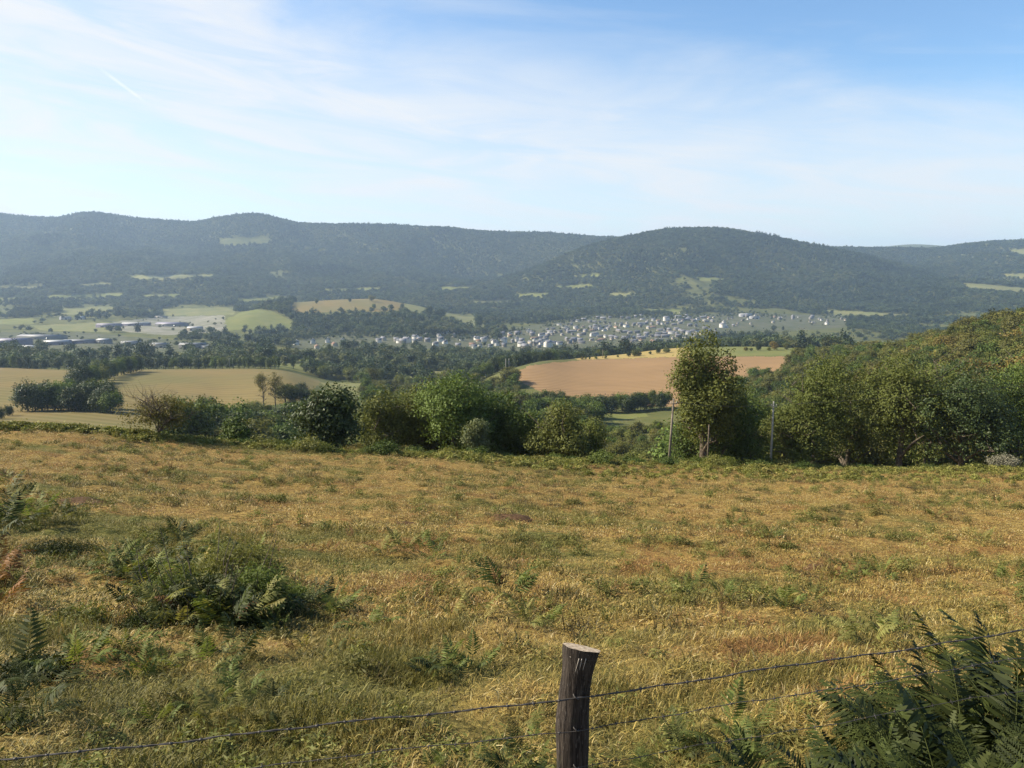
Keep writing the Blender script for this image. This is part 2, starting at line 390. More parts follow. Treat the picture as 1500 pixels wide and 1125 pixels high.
M_BARK = plain('bark', (0.10, 0.08, 0.06), 0.9, 0.1, 0.4, 3.0)
M_BARK_PALE = plain('bark_pale', (0.26, 0.23, 0.18), 0.9, 0.1, 0.3, 3.0)

# ------------------------------------------------------------------ ground meshes
def ground_mat(name, cols, scale, bumpd=0.0, furrow=None, stretch=1.0, rough=0.95):
    m, t, out = new_mat(name)
    g = t.new('ShaderNodeNewGeometry'); mp = t.new('ShaderNodeMapping'); mp.inputs['Scale'].default_value = (1, stretch, 1)
    if furrow: mp.inputs['Rotation'].default_value = (0, 0, furrow[0])
    t.l.new(g.outputs['Position'], mp.inputs['Vector'])
    n1 = t.noise(mp.outputs[0], scale, 5.0, 0.6); n2 = t.noise(mp.outputs[0], scale * 7.3, 4.0, 0.6)
    c = t.mix(t.ramp(n1, 0.32, 0.68), cols[0], cols[1])
    c = t.mix(t.math('MULTIPLY', t.ramp(n2, 0.45, 0.75), 0.7), c, cols[2])
    h = n2
    if furrow:
        w = t.new('ShaderNodeTexWave', wave_type='BANDS', bands_direction='Y')
        t.l.new(mp.outputs[0], w.inputs['Vector']); w.inputs['Scale'].default_value = furrow[1]; w.inputs['Distortion'].default_value = 1.2
        w.inputs['Detail'].default_value = 3.0
        c = t.mix(t.math('MULTIPLY', w.outputs['Fac'], furrow[2]), c, cols[3])
    principled(t, out, c, rough, 0.05, bump(t, h, 0.6, bumpd) if bumpd else None)
    return m
G_ROUGH = ground_mat('rough_ground', ((0.060, 0.072, 0.024), (0.100, 0.102, 0.036), (0.13, 0.115, 0.048)), 0.02)
G_TAN = ground_mat('stubble_field', ((0.105, 0.100, 0.036), (0.160, 0.115, 0.045), (0.098, 0.080, 0.034), (0.195, 0.152, 0.068)), 0.007, 0, (0.5, 0.03, 0.5))
G_GOLD = ground_mat('gold_stubble', ((0.26, 0.20, 0.070), (0.31, 0.225, 0.082), (0.23, 0.175, 0.062), (0.33, 0.25, 0.10)), 0.02, 0, (0.2, 0.12, 0.35))
G_BROWN = ground_mat('ploughed_soil', ((0.172, 0.104, 0.052), (0.208, 0.126, 0.062), (0.160, 0.098, 0.048), (0.29, 0.20, 0.100)), 0.014, 0, (0.12, 0.013, 0.55), 3.0)
G_MEAD = ground_mat('green_field', ((0.105, 0.122, 0.038), (0.145, 0.148, 0.048), (0.155, 0.138, 0.055)), 0.02)
G_PALE = ground_mat('pale_pasture', ((0.120, 0.130, 0.052), (0.170, 0.158, 0.068), (0.10, 0.11, 0.044)), 0.02)
G_TOWN = ground_mat('town_ground', ((0.060, 0.070, 0.034), (0.105, 0.102, 0.070), (0.050, 0.060, 0.028)), 0.035)
G_YARD = ground_mat('yard_gravel', ((0.13, 0.13, 0.09), (0.22, 0.205, 0.17), (0.10, 0.11, 0.06)), 0.02)

# (object name, material, depth range, frame outline of the field, rounded woodland left in it?)
FIELDS = [
 ('stubble_field', G_TAN, 285, 800, [(-500, 534), (445, 534), (470, 560), (440, 586), (350, 602), (270, 640), (-500, 680)]),
 ('pale_field', G_PALE, 500, 900, [(470, 560), (535, 562), (556, 580), (490, 584)]),
 ('ploughed_field', G_BROWN, 440, 960, [(742, 549), (780, 535), (848, 527.5), (1000, 522.5), (1165, 522), (1150, 547), (1060, 564), (1010, 596), (870, 593), (800, 578)]),
 ('gold_field', G_GOLD, 640, 1000, [(838, 525), (870, 515), (1000, 500), (1015, 522), (848, 527)]),
 ('strip_field', G_MEAD, 640, 1000, [(1015, 500), (1130, 500), (1200, 506), (1210, 518), (1165, 521.5), (1015, 522)]),
 ('hilltop_field', G_TAN, 2000, 2900, [(425, 450), (440, 440), (540, 430), (600, 438), (590, 452), (560, 457), (425, 458)]),
 ('hilltop_pasture', G_PALE, 2000, 2900, [(600, 438), (640, 450), (700, 466), (725, 480), (700, 478), (640, 466), (590, 453)]),
 ('green_field', G_MEAD, 1700, 2500, [(300, 484), (340, 464), (365, 452), (400, 456), (430, 472), (432, 484)]),
 ('small_field', G_MEAD, 380, 560, [(868, 609), (900, 606), (945, 602), (950, 610), (880, 620)]),
 ('far_pasture', G_PALE, 2500, 4200, [(1405, 415), (1430, 415), (1520, 424), (1520, 434), (1420, 427)]),
 ('far_pasture', G_PALE, 2500, 4200, [(165, 404), (310, 402), (318, 409), (210, 413)]),
 ('far_meadow', G_MEAD, 2200, 4200, [(66, 433), (180, 429), (182, 436), (75, 442)]),
 ('far_meadow', G_MEAD, 2200, 4200, [(-80, 435), (25, 436), (30, 443), (-80, 446)]),
 ('far_pasture', G_PALE, 1900, 3600, [(85, 452), (165, 449), (170, 458), (90, 461)]),
 ('yard', G_YARD, 1500, 3000, [(165, 471), (240, 464), (330, 462), (330, 486), (240, 491), (165, 484)]),
 ('far_pasture', G_PALE, 1500, 3000, [(46, 477), (160, 472), (162, 487), (60, 484)]),
 ('far_pasture', G_PALE, 1900, 3400, [(236, 453), (345, 449), (340, 461), (240, 463)]),
 ('far_meadow', G_MEAD, 1500, 3200, [(-60, 468), (48, 466), (50, 474), (-60, 476)]),
 ('far_meadow', G_MEAD, 2200, 4200, [(206, 432), (262, 430), (266, 437), (210, 438)]),
 ('far_pasture', G_PALE, 2200, 4200, [(110, 416), (160, 414), (168, 420), (116, 422)]),
 ('far_meadow', G_MEAD, 2200, 4200, [(345, 438), (420, 434), (424, 441), (350, 446)]),
 ('far_pasture', G_PALE, 2400, 4200, [(690, 441), (745, 439), (748, 446), (694, 447)]),
 ('far_meadow', G_MEAD, 2200, 4200, [(470, 424), (560, 421), (566, 427), (480, 430)]),
 ('far_pasture', G_PALE, 2200, 4200, [(0, 420), (60, 418), (64, 425), (-10, 427)]),
 ('valley_meadow', G_MEAD, 900, 1500, [(470, 540), (530, 536), (540, 545), (476, 549)]),
 ('far_meadow', G_MEAD, 2500, 4500, [(842, 404), (882, 402), (882, 407), (845, 408)]),
 ('far_meadow', G_MEAD, 2500, 4500, [(806, 419), (835, 417), (870, 417), (866, 424), (820, 425)]),
 ('far_meadow', G_MEAD, 2500, 4500, [(752, 431), (802, 429), (800, 436), (760, 437)]),
 ('far_pasture', G_PALE, 2500, 4500, [(893, 430), (928, 428), (928, 436), (895, 437)]),
 ('far_meadow', G_MEAD, 2500, 4500, [(640, 421), (690, 420), (690, 427), (645, 427)]),
 ('far_meadow', G_MEAD, 2400, 4500, [(938, 452), (1000, 453), (1003, 461), (940, 458)]),
 ('far_meadow', G_MEAD, 2500, 4500, [(1020, 405), (1060, 407), (1062, 413), (1025, 412)]),
 ('far_pasture', G_PALE, 2300, 4000, [(1200, 454), (1250, 456), (1335, 461), (1330, 468), (1235, 467)]),
 ('valley_meadow', G_MEAD, 900, 1700, [(395, 517), (470, 514), (475, 526), (400, 530)]),
 ('valley_meadow', G_MEAD, 850, 1300, [(395, 534), (450, 533), (470, 545), (420, 548)]),
 ('valley_meadow', G_PALE, 850, 1300, [(550, 548), (640, 543), (665, 549), (560, 558)]),
 ('yard', G_TOWN, 900, 2200, [(-200, 488), (110, 486), (310, 503), (320, 516), (-200, 514)]),
 ('hamlet_ground', G_TOWN, 1200, 2400, [(425, 500), (500, 490), (590, 492), (720, 490), (730, 508), (600, 512), (430, 512)]),
 ('town_ground', G_TOWN, 1500, 2950, [(722, 508), (740, 482), (800, 474), (870, 462), (1000, 462), (1090, 458), (1240, 463), (1240, 479), (1060, 492), (980, 506), (860, 516), (740, 516)]),
 ('clearing', G_PALE, 4000, 5590, [(603, 330), (632, 331), (630, 337), (606, 335)]),
 ('clearing', G_ROUGH, 4000, 5500, [(318, 350), (395, 346), (392, 358), (322, 362)]),
 ('clearing', G_PALE, 4000, 5500, [(1478, 366), (1520, 364), (1520, 375), (1482, 373)]),
 ('clearing', G_PALE, 3000, 4500, [(1466, 402), (1520, 400), (1520, 409), (1470, 408)]),
]
BUILT = [i + 1 for i, f in enumerate(FIELDS) if f[0] in ('yard', 'town_ground', 'hamlet_ground')]
def build_valley():
    U, D = np.meshgrid(UG, DG, indexing='ij')
    V = np.stack([U * D, D, ZG], -1)
    fu = 0.5 * (UG[:-1] + UG[1:]); fd = np.sqrt(DG[:-1] * DG[1:])
    zc = 0.25 * (ZG[:-1, :-1] + ZG[1:, :-1] + ZG[:-1, 1:] + ZG[1:, 1:])
    s = zc / fd[None, :]; PY = row(s); PX = pcol(fu[:, None], s)
    ident = np.zeros(PX.shape, np.int16)
    wob = (fbm(PX / 9, PY / 3, 3, 40) - 0.5)
    for k, (nm, m, d0, d1, poly) in enumerate(FIELDS):
        inside = in_poly(PX + wob * 9, PY + wob * 2.2, poly) & (fd[None, :] > d0) & (fd[None, :] < d1)
        ident[inside] = k + 1
    idx = np.arange(NU * ND).reshape(NU, ND)
    quads = np.stack([idx[:-1, :-1], idx[1:, :-1], idx[1:, 1:], idx[:-1, 1:]], -1)
    for k in range(len(FIELDS) + 1):
        q = quads[ident == k]
        if len(q) == 0: continue
        used, inv = np.unique(q, return_inverse=True)
        nm, m = ('valley_ground', G_ROUGH) if k == 0 else FIELDS[k - 1][:2]
        o = link(nm, mesh_of(nm, V.reshape(-1, 3)[used], inv.reshape(q.shape), [m], smooth=True))
        o['kind'] = 'structure'
    return ident
IDENT = build_valley()
def field_id(X, Y):
    a = np.clip(np.floor((X / Y + 1) / 2 * (NU - 1)), 0, NU - 2).astype(int)
    b = np.clip(np.floor((np.log(Y) - LD0) / (LD1 - LD0) * (ND - 1)), 0, ND - 2).astype(int)
    return IDENT[a, b]

def green_amount(X, Y):
    """how green the meadow grass is: patches plus lusher left foreground and far brow"""
    X = np.asarray(X, float); Y = np.asarray(Y, float)
    g = fbm(X / 5.5, Y / 4.0, 4, 31) * 1.5 - 0.55 + 1.1 * (fbm(X / 1.3, Y / 0.9, 3, 33) - 0.5)
    u = X / np.maximum(Y, 3.0)
    g = g + 0.22 * sstep(-0.05, -0.5, u) * (1 - sstep(14, 24, Y)) + 0.10 * (1 - sstep(4.5, 7, Y))
    g = g + 0.5 * sstep(-5, 0, Y - edge_d(u)) - 0.15 * sstep(24, 40, Y)
    g = g - 0.12 * sstep(0.1, 0.45, u)
    return np.clip(g, 0, 1)
def build_meadow():
    up = np.linspace(-0.98, 0.98, 620); yp = np.exp(np.linspace(math.log(7.0), math.log(155.0), 560))
    U, YP = np.meshgrid(up, yp, indexing='ij')
    X = U * YP; Y = YP - 20.0
    V = np.stack([X, Y, meadow_z(X, Y)], -1)
    idx = np.arange(U.size).reshape(U.shape)
    q = np.stack([idx[:-1, :-1], idx[1:, :-1], idx[1:, 1:], idx[:-1, 1:]], -1).reshape(-1, 4)
    m, t, out = new_mat('dry_meadow')
    a = t.new('ShaderNodeAttribute', attribute_name='tone')
    g = t.new('ShaderNodeNewGeometry')
    mp = t.new('ShaderNodeMapping'); mp.inputs['Scale'].default_value = (0.55, 1.0, 1.0); t.l.new(g.outputs['Position'], mp.inputs[0])
    n1 = t.noise(mp.outputs[0], 9.0, 6.0, 0.7); n2 = t.noise(g.outputs['Position'], 1.3, 5.0, 0.65); n3 = t.noise(mp.outputs[0], 38.0, 4.0, 0.65)
    straw = t.mix(t.ramp(n1, 0.36, 0.64), (0.095, 0.060, 0.019), (0.36, 0.25, 0.080))
    straw = t.mix(t.ramp(n2, 0.5, 0.75), straw, (0.23, 0.115, 0.042))
    green = t.mix(t.ramp(n1, 0.36, 0.66), (0.052, 0.058, 0.017), (0.17, 0.155, 0.045))
    f = t.ramp(t.math('ADD', a.outputs['Fac'], t.math('MULTIPLY', t.math('SUBTRACT', n2, 0.5), 0.5)), 0.15, 0.75)
    c = t.mix(f, straw, green)
    c = t.mix(t.math('MULTIPLY', t.ramp(n3, 0.44, 0.30), 0.55), c, (0.055, 0.036, 0.016))
    h = t.math('ADD', t.math('MULTIPLY', n1, 0.7), t.math('MULTIPLY', n3, 0.3))
    principled(t, out, c, 0.95, 0.05, bump(t, h, 1.0, 0.12))
    o = link('meadow', mesh_of('meadow', V.reshape(-1, 3), q, [m], tone=green_amount(X, Y).ravel(), smooth=True))
    o['kind'] = 'structure'
build_meadow()

# ------------------------------------------------------------------ scattered masses ("stuff") with geometry nodes
def scatter(name, P, rot, scale, pick, tint, protos, label, cat=None):
    me = bpy.data.meshes.new(name); n = len(P)
    me.vertices.add(n); me.vertices.foreach_set('co', np.asarray(P, np.float32).ravel())
    for nm, typ, key, val in (('rot', 'FLOAT_VECTOR', 'vector', rot), ('size', 'FLOAT_VECTOR', 'vector', scale), ('pick', 'INT', 'value', pick), ('tint', 'FLOAT', 'value', tint)):
        a = me.attributes.new(nm, typ, 'POINT')
        a.data.foreach_set(key, np.asarray(val, np.int32 if typ == 'INT' else np.float32).ravel())
    me.update()
    pc = bpy.data.collections.new(name + '_shapes')
    for i, pm in enumerate(protos):
        po = bpy.data.objects.new('%s_shape_%02d' % (name, i), pm); pc.objects.link(po)
    o = link(name, me)
    ng = bpy.data.node_groups.new(name + '_nodes', 'GeometryNodeTree')
    ng.interface.new_socket('Geometry', in_out='INPUT', socket_type='NodeSocketGeometry')
    ng.interface.new_socket('Geometry', in_out='OUTPUT', socket_type='NodeSocketGeometry')
    t = NT(ng); gi = t.new('NodeGroupInput'); go = t.new('NodeGroupOutput')
    ci = t.new('GeometryNodeCollectionInfo'); ci.inputs['Collection'].default_value = pc
    ci.inputs['Separate Children'].default_value = True; ci.inputs['Reset Children'].default_value = True
    ip = t.new('GeometryNodeInstanceOnPoints'); ip.inputs['Pick Instance'].default_value = True
    def named(nm, typ):
        q = t.new('GeometryNodeInputNamedAttribute', data_type=typ); q.inputs['Name'].default_value = nm
        return next(s for s in q.outputs if s.name == 'Attribute' and s.enabled)
    t.l.new(gi.outputs[0], ip.inputs['Points']); t.l.new(ci.outputs[0], ip.inputs['Instance'])
    t.l.new(named('pick', 'INT'), ip.inputs['Instance Index'])
    t.l.new(named('rot', 'FLOAT_VECTOR'), ip.inputs['Rotation']); t.l.new(named('size', 'FLOAT_VECTOR'), ip.inputs['Scale'])
    t.l.new(ip.outputs[0], go.inputs[0])
    md = o.modifiers.new('scatter', 'NODES'); md.node_group = ng
    tag(o, label, cat, kind='stuff')
    return o

# ------------------------------------------------------------------ trees
def rand_dirs(rng, n):
    v = rng.normal(size=(n, 3)); return v / np.linalg.norm(v, axis=1)[:, None]
def leaf_quads(rng, C, N, L, Wd, tone, jitter=0.6):
    """rhombic leaf cards at C, roughly facing N"""
    n = len(C)
    N = N + jitter * rng.normal(size=(n, 3)); N /= np.linalg.norm(N, axis=1)[:, None]
    A = np.cross(N, rng.normal(size=(n, 3))); A /= np.linalg.norm(A, axis=1)[:, None]; B = np.cross(N, A)
    l = (L * (0.6 + 0.8 * rng.random(n)))[:, None]; w = (Wd * (0.6 + 0.8 * rng.random(n)))[:, None]
    V = np.stack([C - A * l * .5, C + B * w * .5 - A * l * .05 + N * w * .12, C + A * l * .5, C - B * w * .5 - A * l * .05 + N * w * .12], 1).reshape(-1, 3)
    F = np.arange(4 * n).reshape(n, 4)
    return V, F, np.repeat(tone, 4)
def crown_arrays(rng, h0, h1, rad, n_leaf, leaf, shape='round', n_blob=16, fill=0.35, sig=0.55, aspect=0.62):
    """clumped leaves over an uneven crown between heights h0 and h1"""
    hc, hh = 0.5 * (h0 + h1), 0.5 * (h1 - h0)
    low = shape == 'dome'
    blobs = []
    for i in range(n_blob):
        d = rand_dirs(rng, 1)[0]; r = rng.random() ** 0.5 * 0.72
        z = d[2] * r; k = 1.0
        if shape == 'cone': k = 1.05 - 0.75 * (z + 1) / 2
        elif low: z = z * 0.9 - 0.18 * (1 - abs(z)); k = 1.08 - 0.3 * (z + 1) / 2
        elif shape == 'tall': k = 1.0 - 0.35 * abs(z)
        elif shape == 'vase': k = 0.7 + 0.4 * (z + 1) / 2
        br = (0.30 + 0.22 * rng.random())
        blobs.append((d[0] * r * rad * k, d[1] * r * rad * k, hc + z * hh, br * rad * (0.6 + 0.4 * k), br * min(hh, rad * 1.25)))
    blobs = np.array(blobs)
    wgt = blobs[:, 3] ** 2; wgt /= wgt.sum()
    nc = max(8, n_leaf // 14)
    b = rng.choice(n_blob, nc, p=wgt); dr = rand_dirs(rng, nc); dr[:, 2] = np.abs(dr[:, 2]) * np.where(rng.random(nc) < 0.78, 1, -1)
    rr = np.where(rng.random(nc) < fill, rng.random(nc) ** 0.5, 0.85 + 0.3 * rng.random(nc))
    CC = blobs[b, :3] + dr * rr[:, None] * blobs[b][:, [3, 3, 4]]
    ctone = rng.random(nc)
    k = rng.integers(0, nc, n_leaf)
    C = CC[k] + rng.normal(size=(n_leaf, 3)) * (sig * leaf * 2.2) * np.array([1, 1, 0.7])
    top = np.quantile(C[:, 2], 0.997); C[:, 2] = h0 + (C[:, 2] - h0) * (h1 - h0) / max(top - h0, 1e-3)
    C[:, :2] *= rad / np.quantile(np.hypot(C[:, 0], C[:, 1]), 0.985)
    N = dr[k] + np.array([0, 0, 0.35])
    btone = rng.random(n_blob); tone = np.clip(0.40 * ctone[k] + 0.25 * btone[b[k]] + 0.35 * rng.random(n_leaf), 0, 1)
    ok = C[:, 2] > h0 * 0.5
    return leaf_quads(rng, C[ok], N[ok], leaf, leaf * aspect, tone[ok])
def trunk_builder(rng, h, rad, h0, r0, n_limb=7, lean=0.04, twigs=0):
    mb = MB()
    n = 6; zz = np.linspace(-0.4, h * 0.82, n); off = np.cumsum(rng.normal(size=(n, 2)) * lean * h / n, axis=0); off[0] = 0
    P = np.concatenate([off, zz[:, None]], 1)
    mb.tube(P, r0 * np.linspace(1.25, 0.25, n), 7, True, 0.12, rng)
    for i in range(n_limb):
        f = rng.uniform(max(0.15, h0 / h * 0.8), 0.72); z = f * h; k = np.array([np.interp(z, zz, P[:, 0]), np.interp(z, zz, P[:, 1]), z])
        a = rng.uniform(0, 2 * math.pi); ln = rad * rng.uniform(0.5, 0.85)
        e = k + np.array([math.cos(a) * ln, math.sin(a) * ln, ln * rng.uniform(0.35, 0.9)])
        mid = 0.5 * (k + e) + np.array([0, 0, 0.12 * ln]) + rng.normal(size=3) * 0.05 * ln
        rr = r0 * (1 - f) * 0.75 + 0.02
        mb.tube([k, mid, e], [rr, rr * 0.6, rr * 0.2], 5, False)
        for _ in range(twigs):
            s = mid + (e - mid) * rng.random(); tip = s + np.append(rng.normal(size=2) * 0.35 * ln, rng.uniform(0.1, 0.6) * ln)
            mb.tube([s, 0.5 * (s + tip) + rng.normal(size=3) * 0.04 * ln, tip], [rr * 0.4, rr * 0.25, rr * 0.08], 4, False)
    return mb
def tree(name, seed, h, w, leafmat, n_leaf=9000, leaf=0.30, h0=None, shape='round', bark=None, n_blob=18, fill=0.35, r0=None, twigs=0, n_limb=8):
    rng = np.random.default_rng(seed); h0 = 0.18 * h if h0 is None else h0; r0 = r0 or 0.022 * h + 0.03
    root = link(name, None)
    link('trunk', trunk_builder(rng, h, w / 2, h0, r0, n_limb, 0.05, twigs).mesh('trunk', [bark or M_BARK], True), root)
    V, F, T = crown_arrays(rng, h0, h, w / 2, n_leaf, leaf, shape, n_blob, fill)
    link('crown', mesh_of('crown', V, F, [leafmat], T), root)
    return root
def far_shape(seed, n_leaf, shape, mat, h=1.0, w=1.0, leaf=0.22):
    rng = np.random.default_rng(seed)
    V, F, T = crown_arrays(rng, 0.12 * h, h, w / 2, n_leaf, leaf, shape, 9, 0.2, 0.4)
    # an inner body of foliage, so that the crown is dense at a distance
    return mesh_of('far_crown', V, F, [mat], T)

NEAR_TREES = [  # column, depth, top row, width px, shape, leaf material, leaves, base fraction, name, label
 (487, 79, 566, 96, 'cone', 'dark', 15000, 0.03, 'holly_tree', 'dark glossy conical holly tree standing alone at the meadow brow', 'tree'),
 (345, 72, 612, 52, 'round', 'green', 4500, 0.05, 'shrub', 'bright green leafy shrub at the meadow brow left of the conical dark tree', 'shrub'),
 (560, 94, 572, 84, 'round', 'olive', 9000, 0.08, 'broadleaf_tree', 'yellow green tree just right of the dark conical tree', 'tree'),
 (607, 97, 562, 92, 'round', 'olive', 10000, 0.10, 'broadleaf_tree', 'round olive tree in the middle clump, second from the dark conical tree', 'tree'),
 (664, 92, 551, 112, 'vase', 'green', 15000, 0.16, 'broadleaf_tree', 'tallest leafy tree of the middle clump with bare stems below', 'tree'),
 (722, 97, 574, 84, 'round', 'green', 9000, 0.12, 'broadleaf_tree', 'dark green tree right of the tallest one in the middle clump', 'tree'),
 (697, 80, 614, 40, 'tall', 'pale', 3200, 0.05, 'sapling', 'small pale grey green sapling in front of the middle tree clump', 'tree'),
 (763, 96, 598, 66, 'round', 'green', 6500, 0.12, 'broadleaf_tree', 'low green tree between the two bigger ones of the middle clump', 'tree'),
 (822, 89, 590, 100, 'round', 'olive', 10000, 0.08, 'broadleaf_tree', 'spreading green tree closing the right end of the middle clump', 'tree'),
 (1030, 93, 488, 98, 'dome', 'olive', 19000, 0.05, 'tall_tree', 'tall tree with browning open top behind the utility poles', 'tree'),
 (1046, 97, 560, 118, 'round', 'green', 11000, 0.06, 'broadleaf_tree', 'green bushy tree at the foot of the tall browning tree', 'tree'),
 (1098, 112, 568, 80, 'round', 'green', 7000, 0.08, 'broadleaf_tree', 'small green tree left of the right hand utility pole', 'tree'),
 (1192, 106, 520, 118, 'vase', 'green', 14000, 0.06, 'broadleaf_tree', 'big olive green tree right of the right hand utility pole', 'tree'),
 (1160, 100, 590, 80, 'round', 'green', 7500, 0.05, 'broadleaf_tree', 'dark lower tree in front of the big olive tree', 'tree'),
 (1238, 112, 560, 70, 'round', 'olive', 6500, 0.08, 'broadleaf_tree', 'olive tree filling the gap left of the great round tree', 'tree'),
 (1312, 103, 518, 128, 'round', 'green', 17000, 0.06, 'broadleaf_tree', 'great round bright green tree at the right of the brow', 'tree'),
 (1404, 99, 538, 160, 'round', 'dark', 17000, 0.04, 'broadleaf_tree', 'broad tree with leaves coloured dark for shade right of the great bright green one', 'tree'),
 (1480, 103, 534, 112, 'round', 'green', 12000, 0.05, 'broadleaf_tree', 'green tree at the right edge beside the broad dark one', 'tree'),
 (1000, 98, 602, 60, 'round', 'green', 4500, 0.03, 'broadleaf_tree', 'small green tree squeezed between the left utility pole and the tall tree', 'tree'),
 (1078, 101, 582, 92, 'dome', 'green', 8000, 0.03, 'broadleaf_tree', 'green tree touching the right side of the tall browning tree', 'tree'),
 (532, 100, 592, 64, 'dome', 'green', 5000, 0.03, 'broadleaf_tree', 'low green tree filling the gap right of the dark conical tree', 'tree'),
 (588, 104, 574, 80, 'dome', 'green', 6500, 0.03, 'broadleaf_tree', 'green tree behind the two round olive trees of the middle clump', 'tree'),
 (636, 101, 572, 76, 'dome', 'olive', 6500, 0.03, 'broadleaf_tree', 'yellow green tree close left of the tallest tree in the middle clump', 'tree'),
 (692, 102, 571, 80, 'dome', 'green', 6500, 0.03, 'broadleaf_tree', 'tree behind the small grey green sapling of the middle clump', 'tree'),
 (742, 103, 588, 72, 'dome', 'olive', 5500, 0.03, 'broadleaf_tree', 'olive tree in the right half of the middle clump, behind the low green one', 'tree'),
 (792, 97, 602, 64, 'dome', 'green', 5000, 0.03, 'broadleaf_tree', 'green tree left of the spreading tree that ends the middle clump', 'tree'),
 (862, 93, 612, 50, 'dome', 'green', 4000, 0.03, 'shrub', 'small round shrub beyond the right end of the middle clump', 'shrub'),
 (1350, 112, 532, 110, 'round', 'green', 11000, 0.04, 'broadleaf_tree', 'bright green tree between the great round one and the broad dark one', 'tree'),
 (1570, 106, 530, 120, 'round', 'green', 9000, 0.05, 'broadleaf_tree', 'tree partly cut by the right edge of the view', 'tree'),
]
LEAFM = {'dark': M_LEAF_DARK_SHADE, 'green': M_LEAF, 'olive': M_LEAF_OLIVE, 'rust': M_LEAF_RUST,
         'pale': foliage('leaf_pale', (0.06, 0.072, 0.030), (0.14, 0.155, 0.07), transl=0.3)}
def build_near_trees():
    for i, (px, D, py, wp, shp, lm, nl, hf, nm, lab, cat) in enumerate(NEAR_TREES):
        x, y, z = at(px, D); h = ztop(py, D) - z; w = wp / F_PX * D * 1.15
        t = tree(nm, 100 + i, h, w, LEAFM[lm], int(nl * 1.35), 0.30 if nl > 5000 else 0.22, hf * h, shp, twigs=2, n_blob=24 if nl > 8000 else 14, n_limb=10)
        t.location = (x, y, z); t.rotation_euler = (0, 0, i * 1.7)
        tag(t, lab, cat)
    # the thin, half bare thicket on the brow
    x, y, z = at(232, 64); h = ztop(583, 64) - z
    t = tree('thicket', 77, h, 108 / F_PX * 64, LEAFM['rust'], 6000, 0.15, 0.3, 'dome', n_limb=26, twigs=9, r0=0.06, fill=0.6)
    t.location = (x, y, z); tag(t, 'half bare brown thicket of thin twigs on the brow at left', 'bush')
build_near_trees()

# middle-distance trees: one of each kind, then copies
def mid_kinds():
    spec = [('dome', 'green', 1.0, 0.9), ('dome', 'dark', 0.95, 0.85), ('vase', 'green', 1.15, 0.75), ('round', 'olive', 0.9, 0.95),
            ('tall', 'green', 1.3, 0.6), ('round', 'rust', 0.8, 0.95), ('dome', 'dark', 1.0, 0.95), ('dome', 'olive', 0.75, 1.05)]
    out = []
    for i, (shp, lm, hh, ww) in enumerate(spec):
        rng = np.random.default_rng(300 + i); h, w = 10.0 * hh, 10.0 * ww
        tm = trunk_builder(rng, h, w / 2, 1.2, 0.24, 7, 0.05).mesh('trunk', [M_BARK], True)
        V, F, T = crown_arrays(rng, 0.02 * h, h, w / 2, 4200, 0.55, shp, 16, 0.25, 0.45)
        out.append((tm, mesh_of('crown', V, F, [LEAFM[lm]], T), h))
    return out
MID = mid_kinds()
_first = {}
PLACED = []
def mid_tree(kind, x, y, z, h, rz, name, label, group, sxy=1.0):
    tm, cm, h0 = MID[kind]; s = h / h0
    key = (kind, name)
    if key not in _first:
        r = link(name, None, None, (x, y, z)); r.scale = (s * sxy, s * sxy, s); r.rotation_euler = (0, 0, rz)
        link('trunk', tm, r); link('crown', cm, r); tag(r, label, 'tree', group); _first[key] = r
    else:
        r = copy_tree(_first[key], (x, y, z), rz, (s * sxy, s * sxy, s), label, group)
    PLACED.append((x, y, h * 0.45))
    return r
RNG = np.random.default_rng(7)
def row_of(pts, n, hr, kinds, name, label, group, jit=4.0, base=None, sxy=1.0):
    """n trees along a line of (column, depth) points"""
    pts = np.array(pts, float); t = np.linspace(0, len(pts) - 1, n) + RNG.normal(size=n) * 0.12 * (len(pts) - 1) / max(n - 1, 1)
    for q in np.clip(t, 0, len(pts) - 1):
        px = np.interp(q, range(len(pts)), pts[:, 0]); D = np.interp(q, range(len(pts)), pts[:, 1])
        x, y, z = at(px, D + RNG.normal() * jit)
        mid_tree(int(RNG.choice(kinds)), x, y, z - 0.2, RNG.uniform(*hr), RNG.uniform(0, 6.28), name, label, group, sxy * RNG.uniform(0.85, 1.15))
